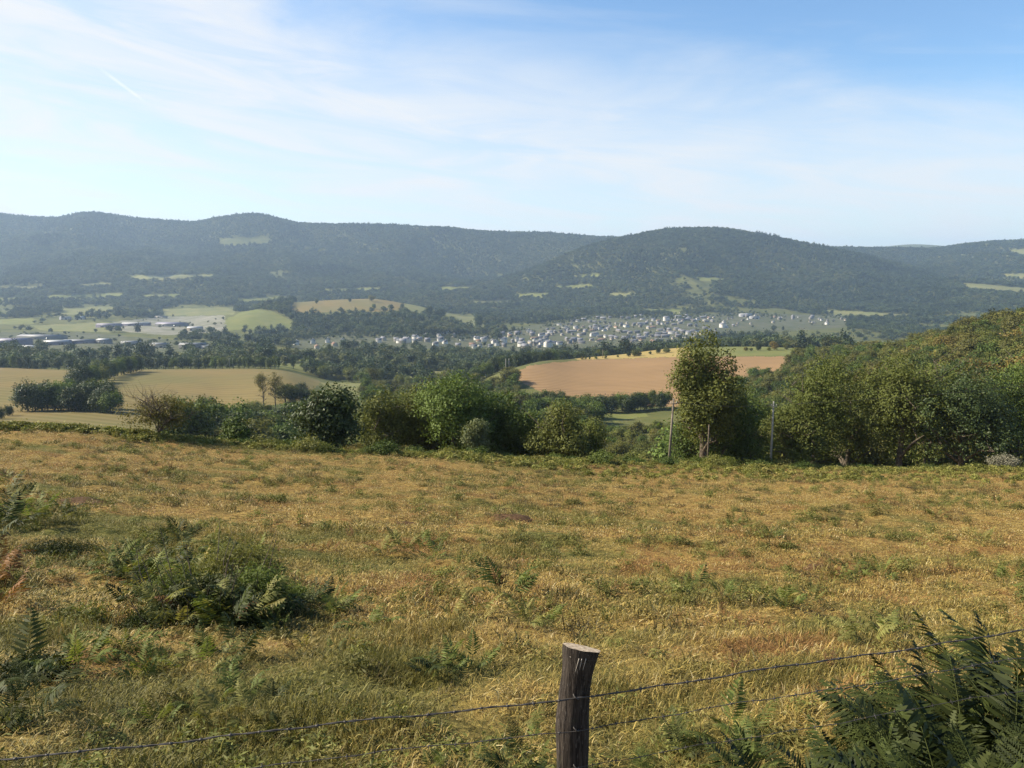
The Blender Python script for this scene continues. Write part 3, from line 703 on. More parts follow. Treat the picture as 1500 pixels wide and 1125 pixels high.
def build_mid_trees():
    row_of([(42, 372), (105, 380), (165, 372)], 14, (11, 15), [0, 1, 6], 'copse_tree', 'dark leafy tree in the dense copse on the stubble field at left', 'trees of the left copse', 3)
    row_of([(55, 395), (160, 395)], 9, (12, 16), [0, 1, 6], 'copse_tree', 'dark leafy tree in the dense copse on the stubble field at left', 'trees of the left copse', 3)
    row_of([(108, 500), (140, 560), (175, 650), (200, 720)], 18, (13, 18), [0, 1, 6, 3], 'hedgerow_tree', 'tree in the hedgerow running between the two stubble fields', 'trees between the stubble fields', 4)
    row_of([(2, 330), (12, 345)], 2, (5, 6), [1], 'field_bush', 'small dark tree at the left end of the near stubble field', 'small trees at the left edge', 1)
    row_of([(-60, 815), (60, 815), (200, 818), (330, 822), (410, 820)], 44, (11, 15), [0, 1, 2, 4, 6], 'hedge_tree', 'tree in the long belt along the far side of the stubble fields', 'trees along the far field edge', 12)
    row_of([(262, 215), (300, 222), (340, 235), (380, 260), (430, 285), (460, 300)], 20, (12, 16), [0, 1, 2, 6], 'gully_tree', 'green tree in the gully between thicket and dark conical tree', 'trees in the gully', 12)
    row_of([(270, 300), (310, 320), (350, 340), (390, 370)], 12, (9, 13), [0, 3, 6], 'gully_tree', 'green tree in the gully between thicket and dark conical tree', 'trees in the gully', 10)
    row_of([(418, 455), (440, 462), (470, 470)], 7, (10, 12), [1, 6, 3], 'knoll_tree', 'dark tree on the knoll right of the two thin trees', 'trees on the knoll', 6)
    row_of([(560, 330), (620, 350), (690, 360)], 9, (10, 13), [0, 3, 2], 'wood_tree', 'tree in the wood behind the middle clump', 'trees of the middle wood', 16)
    row_of([(690, 300), (740, 330), (790, 340), (850, 330)], 18, (11, 14), [0, 2, 6, 3, 4], 'wood_tree', 'tree in the wood behind the middle clump', 'trees of the middle wood', 16)
    row_of([(705, 390), (750, 400), (800, 410), (850, 420), (880, 430)], 20, (12, 15), [0, 2, 6, 4, 1], 'wood_tree', 'tree in the wood behind the middle clump', 'trees of the middle wood', 14)
    row_of([(700, 470), (760, 480), (820, 470)], 12, (11, 14), [0, 2, 6], 'wood_tree', 'tree in the wood behind the middle clump', 'trees of the middle wood', 12)
    row_of([(872, 478), (920, 482), (975, 486)], 13, (10, 13), [0, 1, 2, 6], 'hedge_tree', 'tree in the hedge under the near side of the ploughed field', 'trees below the ploughed field', 3)
    row_of([(668, 720), (700, 700), (740, 740), (780, 800), (830, 880)], 22, (13, 17), [0, 2, 6, 1], 'hillside_tree', 'tree in the belt climbing behind the ploughed field', 'trees behind the ploughed field', 14)
    row_of([(820, 905), (880, 960), (940, 1000), (1000, 1030), (1080, 1050)], 30, (12, 16), [0, 2, 6, 1], 'hillside_tree', 'tree in the belt climbing behind the ploughed field', 'trees behind the ploughed field', 14)
    for i, (px, D, h) in enumerate(((853, 800, 3.0), (858, 802, 3.0), (864, 805, 2.8), (873, 810, 3), (887, 815, 3.2), (905, 830, 3), (921, 835, 6), (930, 838, 7), (936, 838, 5), (952, 845, 4), (963, 850, 8), (976, 855, 6),
                                     (1092, 855, 5), (1100, 855, 4), (1110, 860, 8.5), (1126, 858, 4), (1134, 862, 10), (1152, 862, 8.5), (1168, 855, 4), (1185, 855, 4))):
        x, y, z = at(px, D); mid_tree([5, 3, 1, 7][i % 4], x, y, z - 0.2, h, i * 1.3, 'field_tree', 'small tree in the thin row dividing the ploughed field from the strips above', 'small trees along the field boundary')
    for i, (px, D, h, lab) in enumerate(((464, 2440, 15, 'small lone tree left on the tan hilltop field'), (512, 2480, 14, 'lone round tree in the middle of the tan hilltop field'), (545, 2500, 22, 'lone tree standing on the crest of the tan hilltop field'),
                                          (548, 2300, 16, 'dark tree under the tan hilltop field'), (590, 2380, 18, 'lone tree on the pale pasture right of the tan hilltop field'))):
        x, y, z = at(px, D); mid_tree([0, 1, 3][i % 3], x, y, z, h, i, 'lone_tree', lab, 'lone trees on the hilltop fields')
    for i, (px, D, h) in enumerate(((628, 2290, 34), (645, 2290, 36), (638, 2270, 28))):
        x, y, z = at(px, D); mid_tree(1, x, y, z, h, i, 'lone_tree', 'large dark tree of the clump on the pale hill pasture', 'large trees on the hill pasture')
    for i, (px, D, h) in enumerate(((700, 2230, 38), (712, 2210, 26))):
        x, y, z = at(px, D); mid_tree(1, x, y, z, h, i, 'lone_tree', 'dark tree at the right foot of the hill pasture', 'dark trees at the pasture foot')
    # river-side poplars and willows beyond the knoll
    row_of([(430, 900), (470, 880), (520, 880), (545, 890)], 9, (14, 17), [2, 4, 0], 'valley_tree', 'tree by the valley meadow beyond the pale field', 'trees by the valley meadow', 14)
    row_of([(510, 800), (590, 830), (640, 800), (670, 780)], 11, (12, 17), [2, 0, 3], 'valley_tree', 'tree by the valley meadow beyond the pale field', 'trees by the valley meadow', 14)
    # the two thin trees on the knoll
    for i, (px, D, py) in enumerate(((386, 425, 546), (404, 430, 545))):
        x, y, z = at(px, D); h = ztop(py, D) - z
        t = tree('thin_tree', 500 + i, h, 10.0, LEAFM['rust'], 3200, 0.42, 0.22 * h, 'vase', n_limb=14, twigs=5, r0=0.3, fill=0.6)
        t.location = (x, y, z); tag(t, ('left' if i == 0 else 'right') + ' one of the two thin brown trees on the knoll', 'tree')
    # bushes on the slope under the small field
    for i in range(120):
        px = RNG.uniform(862, 1010); D = RNG.uniform(170, 392); x, y, z = at(px, D)
        mid_tree([7, 3, 0, 7][i % 4], x, y, z - 0.3, RNG.uniform(3.5, 6.5), i * 2.1, 'slope_bush', 'olive bush on the slope below the small green field', 'bushes on the slope', 1.15)
    # the wood on the right-hand slope: the nearest are things
    n = 0
    for D in np.linspace(140, 560, 40):
        for _ in range(10):
            px = RNG.uniform(1040, 1560); u = ucol(px); edge = np.interp(px, [1040, 1150, 1250, 1500], [260, 420, 460, 470])
            if D > edge: continue
            x, y, z = at(px, D)
            if any((x - a) ** 2 + (y - b) ** 2 < (4.4 + c * 0.2) ** 2 for a, b, c in PLACED[-140:]): continue
            k = int(RNG.choice([0, 3, 5, 7, 2, 3, 5] if px > 1230 else [0, 3, 7, 2])); n += 1
            mid_tree(k, x, y, z - 0.3, RNG.uniform(9.5, 13.5), RNG.uniform(0, 6.28), 'slope_tree', 'bushy green or ochre tree in the wood covering the right hand slope', 'trees of the right slope wood', 1.1)
    print('slope trees', n, 'mid', len(PLACED))
build_mid_trees()

# the woods that read as one mass
def build_woods():
    rng = np.random.default_rng(17)
    shapes = [far_shape(800, 460, 'round', M_LEAF_FAR, 1.0, 1.0, 0.125), far_shape(801, 460, 'round', M_LEAF_FAR, 1.0, 1.05, 0.125),
              far_shape(802, 460, 'vase', M_LEAF_FAR, 1.1, 0.95, 0.125), far_shape(803, 460, 'cone', M_LEAF_FIR, 1.45, 0.75, 0.125),
              far_shape(804, 460, 'tall', M_LEAF_FIR, 1.25, 0.8, 0.125)]
    def fill(d0, d1, spacing, h, dens, um=0.82):
        D = d0; P = []
        while D < d1:
            st = spacing(D); n = int(2 * um * D / st)
            u = np.linspace(-um, um, n) + rng.normal(size=n) * 0.3 * st / D
            d = D + rng.normal(size=n) * 0.3 * st
            P.append(np.stack([u * d, d], 1)); D += st
        P = np.concatenate(P); X, Y = P[:, 0], P[:, 1]
        z = valley_z(X, Y); hh = h(X, Y)
        keep = (hidden_by(X, Y, z + hh) < 0) & (rng.random(len(X)) < dens(X, Y)) & ((field_id(X, Y) == 0) | (np.isin(field_id(X, Y), BUILT) & (rng.random(len(X)) < 0.5)))
        st = (z + hh * 0.9) / Y; cx, cy_ = pcol(X / Y, st), row(st); gone = np.zeros(len(X), bool)
        for nm, m, f0, f1, poly in FIELDS:
            if f0 >= 850 and f1 < 3700: gone |= in_poly(cx, cy_, poly) & (Y < f1)
        keep &= ~(gone & (rng.random(len(X)) < 0.90))
        X, Y, z, hh = X[keep], Y[keep], z[keep], hh[keep]
        hh = np.where(field_id(X, Y) > 0, hh * 0.5, hh)
        return X, Y, z, hh
    def emit(name, X, Y, z, hh, wide, label, conif):
        n = len(X); s = hh * (0.62 + 0.8 * rng.random(n) ** 1.4)
        rot = np.zeros((n, 3)); rot[:, 2] = rng.random(n) * 6.28
        pk = rng.integers(0, 3, n); c = rng.random(n) < conif(X, Y); pk = np.where(c, rng.integers(3, 5, n), pk)
        tint = np.clip(fbm(X / 130, Y / 200, 3, 61) * 1.5 - 0.35 + 0.25 * rng.normal(size=n), 0, 1)
        scatter(name, np.stack([X, Y, z - 0.08 * s], 1), rot, np.stack([s * wide(X, Y), s * wide(X, Y), s], 1), pk, tint, shapes, label, 'woodland')
        print(name, n)
    # hills
    X, Y, z, hh = fill(3000, 5750, lambda D: 13.5 + (D - 3000) * 0.0012, lambda X, Y: 13 + 4 * vnoise(X / 200, Y / 200, 3),
                       lambda X, Y: np.where(Y < 3500, 0.92, 1.0) * np.where(fbm(X / 200, Y / 260, 3, 71) > np.where(Y < 3500, .75, .82), 0.08, 1))
    emit('hill_forest', X, Y, z, hh, lambda X, Y: 1.25, 'continuous forest covering the long ridge of hills across the valley', lambda X, Y: 0.06 + 0.75 * (fbm(X / 330, Y / 420, 3, 72) > 0.57))
    # far hill beyond
    # valley floor woods and hedges
    def vd(X, Y):
        n = fbm(X / 170, Y / 300, 4, 81)
        d = np.where(n > 0.52, 0.95, 0.05)
        u = X / Y
        d = np.where((u < -.33) & (Y > 1300) & (n < .57), .06, d)
        d = np.where((Y > 2450) & (u > -.33) & (n > 0.43), 0.95, d)
        d = np.where((Y < 1250) & (Y > 840) & (u < -0.22), np.where(n > 0.40, 0.95, 0.3), d)          # belt at left
        d = np.where((u > -0.33) & (u < -0.02) & (Y > 1750) & (Y < 2480), 0.97, d)                     # wood under the hilltop field
        d = np.where((u > -0.22) & (u < 0.0) & (Y > 1000) & (Y < 1500), 0.9, d)                        # wood by the river
        d = np.where((u > 0.0) & (Y < 1500), 0.97, d)                                                  # wood behind the ploughed field
        return d
    X, Y, z, hh = fill(850, 3000, lambda D: 10.5 + (D - 850) * 0.0014, lambda X, Y: 13.0 + 4 * vnoise(X / 90, Y / 90, 4), vd)
    emit('valley_woodland', X, Y, z, hh, lambda X, Y: 1.1, 'woods and hedges filling the valley floor around town and sheds', lambda X, Y: 0.10 + 0.6 * (fbm(X / 120, Y / 120, 2, 82) > 0.64))
    # near side: undergrowth and the rest of the slope woods
    P = np.array([(a, b) for a, b, c in PLACED]); 
    def nd(X, Y):
        u = X / Y; px = u * F_PX + 750
        edge = np.interp(px, [1000, 1060, 1150, 1250, 1500, 1800], [250, 430, 740, 740, 640, 560])
        d = np.where((px > 1000) & (Y < edge), 0.95, 0.0)
        d = np.where((px > 1180) & (Y < 1000) & (Y > 430), 0.95, d)
        d = np.where((px > 540) & (px < 870) & (Y > 240) & (Y < 500), 0.75, d)
        d = np.where((px > 640) & (px < 760) & (Y > 480) & (Y < 620), 0.8, d)
        d = np.where((px > 250) & (px < 480) & (Y > 190) & (Y < 330), 0.4, d)
        d = np.where((px > 480) & (px < 700) & (Y > 560) & (Y < 860), 0.25, d)
        return d
    X, Y, z, hh = fill(135, 1000, lambda D: 7.0 + (D - 135) * 0.004, lambda X, Y: 7.5 + 7 * vnoise(X / 22, Y / 22, 4) ** 1.6, nd)
    near = np.array([((P - (a, b)) ** 2).sum(1).min() < 9 for a, b in zip(X, Y)])
    X, Y, z, hh = X[~near], Y[~near], z[~near], hh[~near]
    n = len(X); s = hh * (0.8 + 0.4 * rng.random(n)) / 10
    rot = np.zeros((n, 3)); rot[:, 2] = rng.random(n) * 6.28
    mats = [foliage('leaf_slope_%s' % k, a, b, c, inst=True, objvar=0.3) for k, a, b, c in (
        ('green', GREEN_D, GREEN_L, (0.12, 0.12, 0.03)), ('olive', (0.060, 0.068, 0.018), (0.15, 0.145, 0.04), (0.145, 0.125, 0.033)))]
    sh = []
    for i in range(4):
        r2 = np.random.default_rng(900 + i); V, F, T = crown_arrays(r2, 0.9, 10, 4.8, 2200, 0.62, ['round', 'vase', 'round', 'tall'][i], 14, 0.2, 0.4)
        sh.append(mesh_of('slope_crown', V, F, [mats[i % 2]], T))
    u = X / Y
    tint = np.clip(0.2 + 0.75 * sstep(0.3, 0.55, u) * fbm(X / 25, Y / 40, 3, 91) * 1.5 + 0.2 * rng.normal(size=n), 0, 1)
    scatter('slope_woodland', np.stack([X, Y, z - 0.3], 1), rot, np.stack([s, s, s], 1), rng.integers(0, 4, n), tint, sh, 'mass of smaller trees and undergrowth in the woods of the near slopes', 'woodland')
    print('slope', n)
build_woods()

# ------------------------------------------------------------------ buildings in the valley
def wall_mat(name, c): return plain(name, c, 0.9, 0.1, 0.12, 0.6)
W_WHITE, W_CREAM, W_GREY = wall_mat('render_white', (0.54, 0.52, 0.48)), wall_mat('render_cream', (0.36, 0.32, 0.26)), wall_mat('stone_grey', (0.20, 0.185, 0.165))
RF_SLATE, RF_PALE, RF_TILE = plain('roof_slate', (0.085, 0.088, 0.10), 0.6, 0.3, 0.2, 1.0), plain('roof_pale_slate', (0.16, 0.158, 0.172), 0.6, 0.3, 0.15, 1.0), plain('roof_brown_tile', (0.19, 0.115, 0.08), 0.8, 0.2, 0.2, 1.0)
SH_LILAC, SH_WHITE, SH_GREY = plain('sheet_lilac', (0.17, 0.155, 0.20), 0.5, 0.3, 0.1, 0.3), plain('sheet_white', (0.33, 0.33, 0.34), 0.5, 0.3, 0.05, 0.3), plain('sheet_grey', (0.15, 0.15, 0.155), 0.5, 0.3, 0.1, 0.3)
GLASS = plain('dark_window', (0.05, 0.055, 0.065), 0.2, 0.5, 0.1)
_bm = {}
def gable(w, d, e, r):
    """walls of a gabled house (ridge along x)"""
    V = [(-w/2, -d/2, -3), (w/2, -d/2, -3), (w/2, d/2, -3), (-w/2, d/2, -3), (-w/2, -d/2, e), (w/2, -d/2, e), (w/2, d/2, e), (-w/2, d/2, e), (-w/2, 0, e + r), (w/2, 0, e + r)]
    mb = MB(); mb.add(V, [[0, 1, 5, 4], [2, 3, 7, 6], [1, 2, 6, 5], [3, 0, 4, 7]]); mb.add(V, [[5, 6, 9], [7, 4, 8]]); return mb
def roof_mb(w, d, e, r, o=0.5, th=0.25):
    k = r / (d / 2); mb = MB(); a, b = w / 2 + o, d / 2 + o; z0 = e - k * o + 0.03; z1 = e + r + 0.03
    V = [(-a, -b, z0), (a, -b, z0), (a, 0, z1), (-a, 0, z1), (a, b, z0), (-a, b, z0)]
    V = V + [(x, y, z + th) for x, y, z in V]
    mb.add(V, [[0, 1, 7, 6], [6, 7, 8, 9], [9, 8, 10, 11], [4, 5, 11, 10], [3, 2, 1, 0], [5, 4, 2, 3], [1, 2, 8, 7], [2, 4, 10, 8], [5, 3, 9, 11], [3, 0, 6, 9]])
    return mb
def house_kind(k, wm, rm, w, d, e, r, windows):
    root = link('house', None)
    link('wall', gable(w, d, e, r).mesh('wall', [wm]), root)
    rf = link('roof', roof_mb(w, d, e, r).mesh('roof', [rm]), root)
    mb = MB(); mb.box((w * 0.28, 0.4, e + r + 0.5), (0.7, 0.7, 1.4)); link('chimney', mb.mesh('chimney', [wm]), rf)
    if windows:
        for sx in (-0.28, 0.0, 0.28):
            for fl in range(int(e // 2.7)):
                for sy in (-1, 1):
                    m = MB(); m.box((sx * w, sy * (d / 2 + 0.02), 1.5 + 2.7 * fl), (1.1, 0.12, 1.3)); link('window', m.mesh('window', [GLASS]), root)
    return root
def build_town():
    rng = np.random.default_rng(5)
    spec = [(W_WHITE, RF_SLATE, 11, 8, 5.6, 3.2), (W_CREAM, RF_PALE, 10, 8, 5.4, 3.0), (W_GREY, RF_PALE, 12, 9, 6.0, 3.6), (W_GREY, RF_SLATE, 9, 8, 6.0, 3.4),
            (W_CREAM, RF_TILE, 12, 8, 4.2, 2.6), (W_WHITE, RF_PALE, 14, 9, 7.5, 3.0)]
    first = {}
    spots = []
    def put(kind, x, y, z, rz, s, label, group, win=False):
        key = (kind, win)
        if key not in first:
            r = house_kind(kind, *spec[kind], win); r.location = (x, y, z); r.rotation_euler = (0, 0, rz); r.scale = (s, s, s) if np.isscalar(s) else s; first[key] = r
            tag(r, label, 'house', group)
        else: copy_tree(first[key], (x, y, z), rz, s, label, group)
    kl = ['white walled house with dark slate roof', 'cream house with pale slate roof', 'stone house with pale slate roof', 'grey stone house with dark slate roof', 'low cream house with brown tiled roof', 'tall white house with pale roof']
    def cloud(n, poly, where, group, probs, gap, smin=0.85, smax=1.15, dmin=1200):
        xs = [p[0] for p in poly]; ys = [p[1] for p in poly]; c = 0; tries = 0
        while c < n and tries < n * 60:
            tries += 1
            px, py = rng.uniform(min(xs), max(xs)), rng.uniform(min(ys), max(ys))
            if not in_poly(np.array([px]), np.array([py]), poly)[0]: continue
            h = hit(px, py, dmin)
            if h is None or any((h[0] - a) ** 2 + ((h[1] - b) * 0.6) ** 2 < gap ** 2 for a, b in spots): continue
            k = int(rng.choice(6, p=probs)); spots.append((h[0], h[1])); c += 1
            put(k, h[0], h[1], h[2], rng.choice([0.1, 0.35, -0.4, 1.6, 1.2]) + rng.normal() * 0.12, rng.uniform(smin, smax), kl[k] + ' ' + where, group)
    c0 = 0
    CP = [(776, 503), (795, 482), (850, 468), (960, 463), (1050, 466), (1050, 490), (985, 503), (870, 514), (785, 513)]
    for r, py0 in enumerate(np.arange(464, 514, 4.7)):
        px = 770 + 4 * (r % 2)
        while px < 1056:
            py = py0 + 2.6 * math.sin(px / 31 + r * 1.7) + rng.normal() * 1.3; px += rng.uniform(5.8, 11.5)
            if not in_poly(np.array([px]), np.array([py]), CP)[0] or rng.random() < 0.12 or c0 > 172: continue
            h = hit(px, py, 1200)
            if h is None or any((h[0] - p) ** 2 + ((h[1] - q) * 0.5) ** 2 < 100 for p, q in spots[-60:]): continue
            c0 += 1; k = int(rng.choice(6, p=[.16, .16, .26, .27, .10, .05])); spots.append((h[0], h[1]))
            put(k, h[0], h[1], h[2], (0.12 if rng.random() < .6 else 1.55) + 0.4 * math.sin(px / 40 + r) + rng.normal() * 0.2, (rng.uniform(0.8, 1.8), rng.uniform(.7, 1.05), rng.uniform(.6, .95)), kl[k] + ' crowded into the middle of the distant town', 'houses of the town centre')
    cloud(24, [(715, 510), (730, 490), (800, 484), (800, 500), (770, 512)], 'at the wooded left end of the town', 'houses at the left end of the town', [.25, .1, .25, .25, .1, .05], 18)
    cloud(34, [(1045, 468), (1100, 463), (1190, 464), (1240, 467), (1235, 476), (1120, 476), (1045, 484)], 'strung along the right end of the town', 'houses at the right end of the town', [.25, .2, .2, .15, .15, .05], 14, 0.65, 1.0)
    cloud(14, [(830, 468), (880, 458), (1000, 458), (1090, 460), (1040, 466), (900, 468)], 'on the slope just above the town', 'houses above the town', [.25, .2, .2, .15, .15, .05], 16, 0.65, .95)
    cloud(28, [(540, 502), (600, 490), (720, 494), (730, 508), (690, 511), (600, 506)], 'in the hamlet under the hill wood', 'houses of the hamlet', [.45, .2, .1, .05, .1, .1], 14)
    # the row of white gabled houses and their neighbours at the left of the hamlet
    rows = [(434, 505, 0), (458, 503, 0), (480, 502, 0), (502, 502, 0), (538, 509, 0), (465, 511, 4), (490, 507, 4)]
    names = ['first', 'second', 'third', 'fourth', 'fifth, lower']
    for i, (px, py, k) in enumerate(rows):
        h = hit(px, py, 1200)
        if h: put(k, h[0], h[1], h[2], 1.5 + 0.1 * i, 1.15, ('white gabled house, %s from the left in the hamlet row' % names[i]) if i < 5 else ('low brown roofed house in the yard %s the white hamlet row' % ('below' if i == 5 else 'amid')), 'hamlet row', True)
    for i, (px, py, lab) in enumerate(((976, 470, 'large bright white house standing out above the town roofs'), (803, 508, 'white house in front of the town beside dark cypress trees'), (738, 503, 'tall white gable at the left edge of the town'), (1058, 480, 'long white house at the near right of the town'))):
        h = hit(px, py, 1200)
        if h: put(5, h[0], h[1], h[2] + 1.0, 0.3 + 0.5 * i, 1.25, lab, None)
    # flat long sheds of the trading estate
    sheds = [(18, 505, 95, 40, 10, 'lilac', 'lilac', 'large lilac factory hall at the left edge'), (62, 497, 150, 40, 8, 'grey', 'grey', 'long grey roofed hall behind the lilac factory'), (84, 505, 70, 30, 7, 'white', 'lilac', 'white roofed hall with lilac walls right of the lilac factory'),
             (44, 512, 60, 24, 6, 'white', 'white', 'low white shed in front of the lilac factory'), (118, 503, 90, 30, 6, 'grey', 'lilac', 'wide low grey shed in the middle of the estate'), (153, 503, 34, 26, 8, 'white', 'grey', 'small pale gabled shed beside the estate trees'),
             (192, 505, 50, 26, 6, 'grey', 'white', 'grey roofed shed with white wall behind the tree belt'), (234, 509, 44, 26, 7, 'grey', 'cream', 'grey gabled shed half hidden by trees'), (284, 510, 70, 30, 8, 'grey', 'grey', 'flat grey depot with dark open front'), (304, 511, 26, 18, 6, 'white', 'white', 'little white shed at the end of the grey depot'),
             (368, 512, 44, 18, 5, 'white', 'white', 'white roofed shed standing alone right of the depot'), (160, 479, 95, 30, 8, 'lilac', 'lilac', 'lilac hall at the far edge of the gravel yards'), (200, 477, 110, 26, 7, 'white', 'lilac', 'long bright white roof in the far yards'),
             (252, 478, 120, 50, 8, 'lilac', 'grey', 'big pale lilac hall in the far yards'), (286, 484, 55, 30, 8, 'white', 'cream', 'white and cream hall beside the green hill'), (96, 468, 44, 22, 8, 'grey', 'white', 'grey roofed barn by the far hedges'), (118, 468, 40, 22, 8, 'white', 'white', 'white barn by the far hedges'),
             (236, 466, 60, 20, 6, 'grey', 'cream', 'pale building row under the far pasture'), (1092, 464, 70, 24, 10, 'white', 'white', 'long white hall on the right of the town'), (1105, 467, 50, 22, 9, 'grey', 'white', 'grey roofed hall on the right of the town'), (648, 489, 50, 16, 7, 'white', 'white', 'long white building in the wood beside the hamlet')]
    sm = {'lilac': SH_LILAC, 'white': SH_WHITE, 'grey': SH_GREY, 'cream': W_CREAM}
    for i, (px, py, w, d, hgt, rc, wc, lab) in enumerate(sheds):
        h = hit(px, py, 1000)
        if not h: continue
        w *= .62; d *= .7; hgt *= .9
        root = link('warehouse', None, None, (h[0], h[1], h[2])); root.rotation_euler = (0, 0, [0.12, -0.1, 0.2, 0.0][i % 4])
        link('wall', gable(w, d, hgt, d * 0.09).mesh('wall', [sm[wc]]), root)
        link('roof', roof_mb(w, d, hgt, d * 0.09, 0.4, 0.3).mesh('roof', [sm[rc]]), root)
        for q in range(2):
            m = MB(); m.box((w * (-0.22 + 0.44 * q), -d / 2 - 0.05, hgt * 0.28), (min(w * 0.16, 8), 0.2, hgt * 0.56)); link('gate', m.mesh('gate', [GLASS]), root)
        tag(root, lab, 'warehouse')
build_town()

# ------------------------------------------------------------------ utility poles and their wire
M_POLE = plain('weathered_pole', (0.17, 0.145, 0.115), 0.9, 0.1, 0.3, 2.0)
M_POLEC = plain('concrete_pole', (0.27, 0.26, 0.23), 0.9, 0.1, 0.1, 2.0)
M_WIRE = plain('wire_metal', (0.055, 0.048, 0.044), 0.6, 0.4, 0.2, 20.0)
M_PORC = plain('porcelain', (0.5, 0.48, 0.44), 0.3, 0.5, 0.1)
def pole(px, D, pytop, r, mat, label, lean=0.0, arm=True, name='utility_pole', group=None):
    x, y, z = at(px, D); h = ztop(pytop, D) - z
    root = link(name, None, None, (x, y, z))
    mb = MB(); mb.tube([(0, 0, -0.5), (lean * .5, 0, h * .5), (lean, 0, h)], [r * 1.2, r, r * 0.75], 9); link('shaft', mb.mesh('shaft', [mat], True), root)
    if arm:
        mb = MB(); mb.box((lean, -r * 0.9, h - 0.55), (0.75, 0.09, 0.1)); a = link('crossarm', mb.mesh('crossarm', [mat]), root)
        for sx in (-0.3, 0.3):
            mb = MB(); mb.tube([(lean + sx, -r * .9, h - 0.5), (lean + sx, -r * .9, h - 0.36), (lean + sx, -r * .9, h - 0.3)], [0.03, 0.05, 0.02], 8); link('insulator', mb.mesh('insulator', [M_PORC], True), a)
    tag(root, label, 'pole', group)
    return Vector((x + lean, y, z + h - 0.35))
def sag_wire(name, a, b, sag, r, label, n=16):
    P = [a.lerp(b, i / n) - Vector((0, 0, sag * 4 * (i / n) * (1 - i / n))) for i in range(n + 1)]
    mb = MB(); mb.tube([tuple(p) for p in P], r, 5); o = link(name, mb.mesh(name, [M_WIRE], True)); tag(o, label, 'wire'); return o
pa = pole(979, 86, 584, 0.13, M_POLE, 'dark leaning wooden utility pole left of the tall browning tree', 0.35)
pb = pole(1128, 90, 588, 0.12, M_POLEC, 'pale slender utility pole standing clear at the meadow brow')
pc = pole(1036, 88, 622, 0.10, M_BARK, 'short wooden post before the tall browning tree', 0.0, False, 'short_pole')
sag_wire('overhead_wire', pa + Vector((.3, -.1, 0)), pb + Vector((-.3, -.1, 0)), 0.35, 0.02, 'thin wire slung between the two utility poles')
sag_wire('overhead_wire', pb + Vector((.3, -.1, 0)), Vector((75, 98, -14)), 0.5, 0.02, 'thin wire running from the pale pole to the right')
for px, D, py, lab in ((336.5, 812, 525, 'left pole of the pale pair on the far edge of the stubble field'), (341.5, 812, 525, 'right pole of the pale pair on the far edge of the stubble field'),
                       (741, 665, 525, 'left pole of the pair at the tip of the ploughed field'), (745.5, 665, 525, 'right pole of the pair at the tip of the ploughed field'),
                       (883, 822, 512, 'single pole on the boundary above the ploughed field')):
    pole(px, D, py, 0.30, M_POLEC if px < 800 else M_POLE, lab, 0, px < 800, 'power_pole')

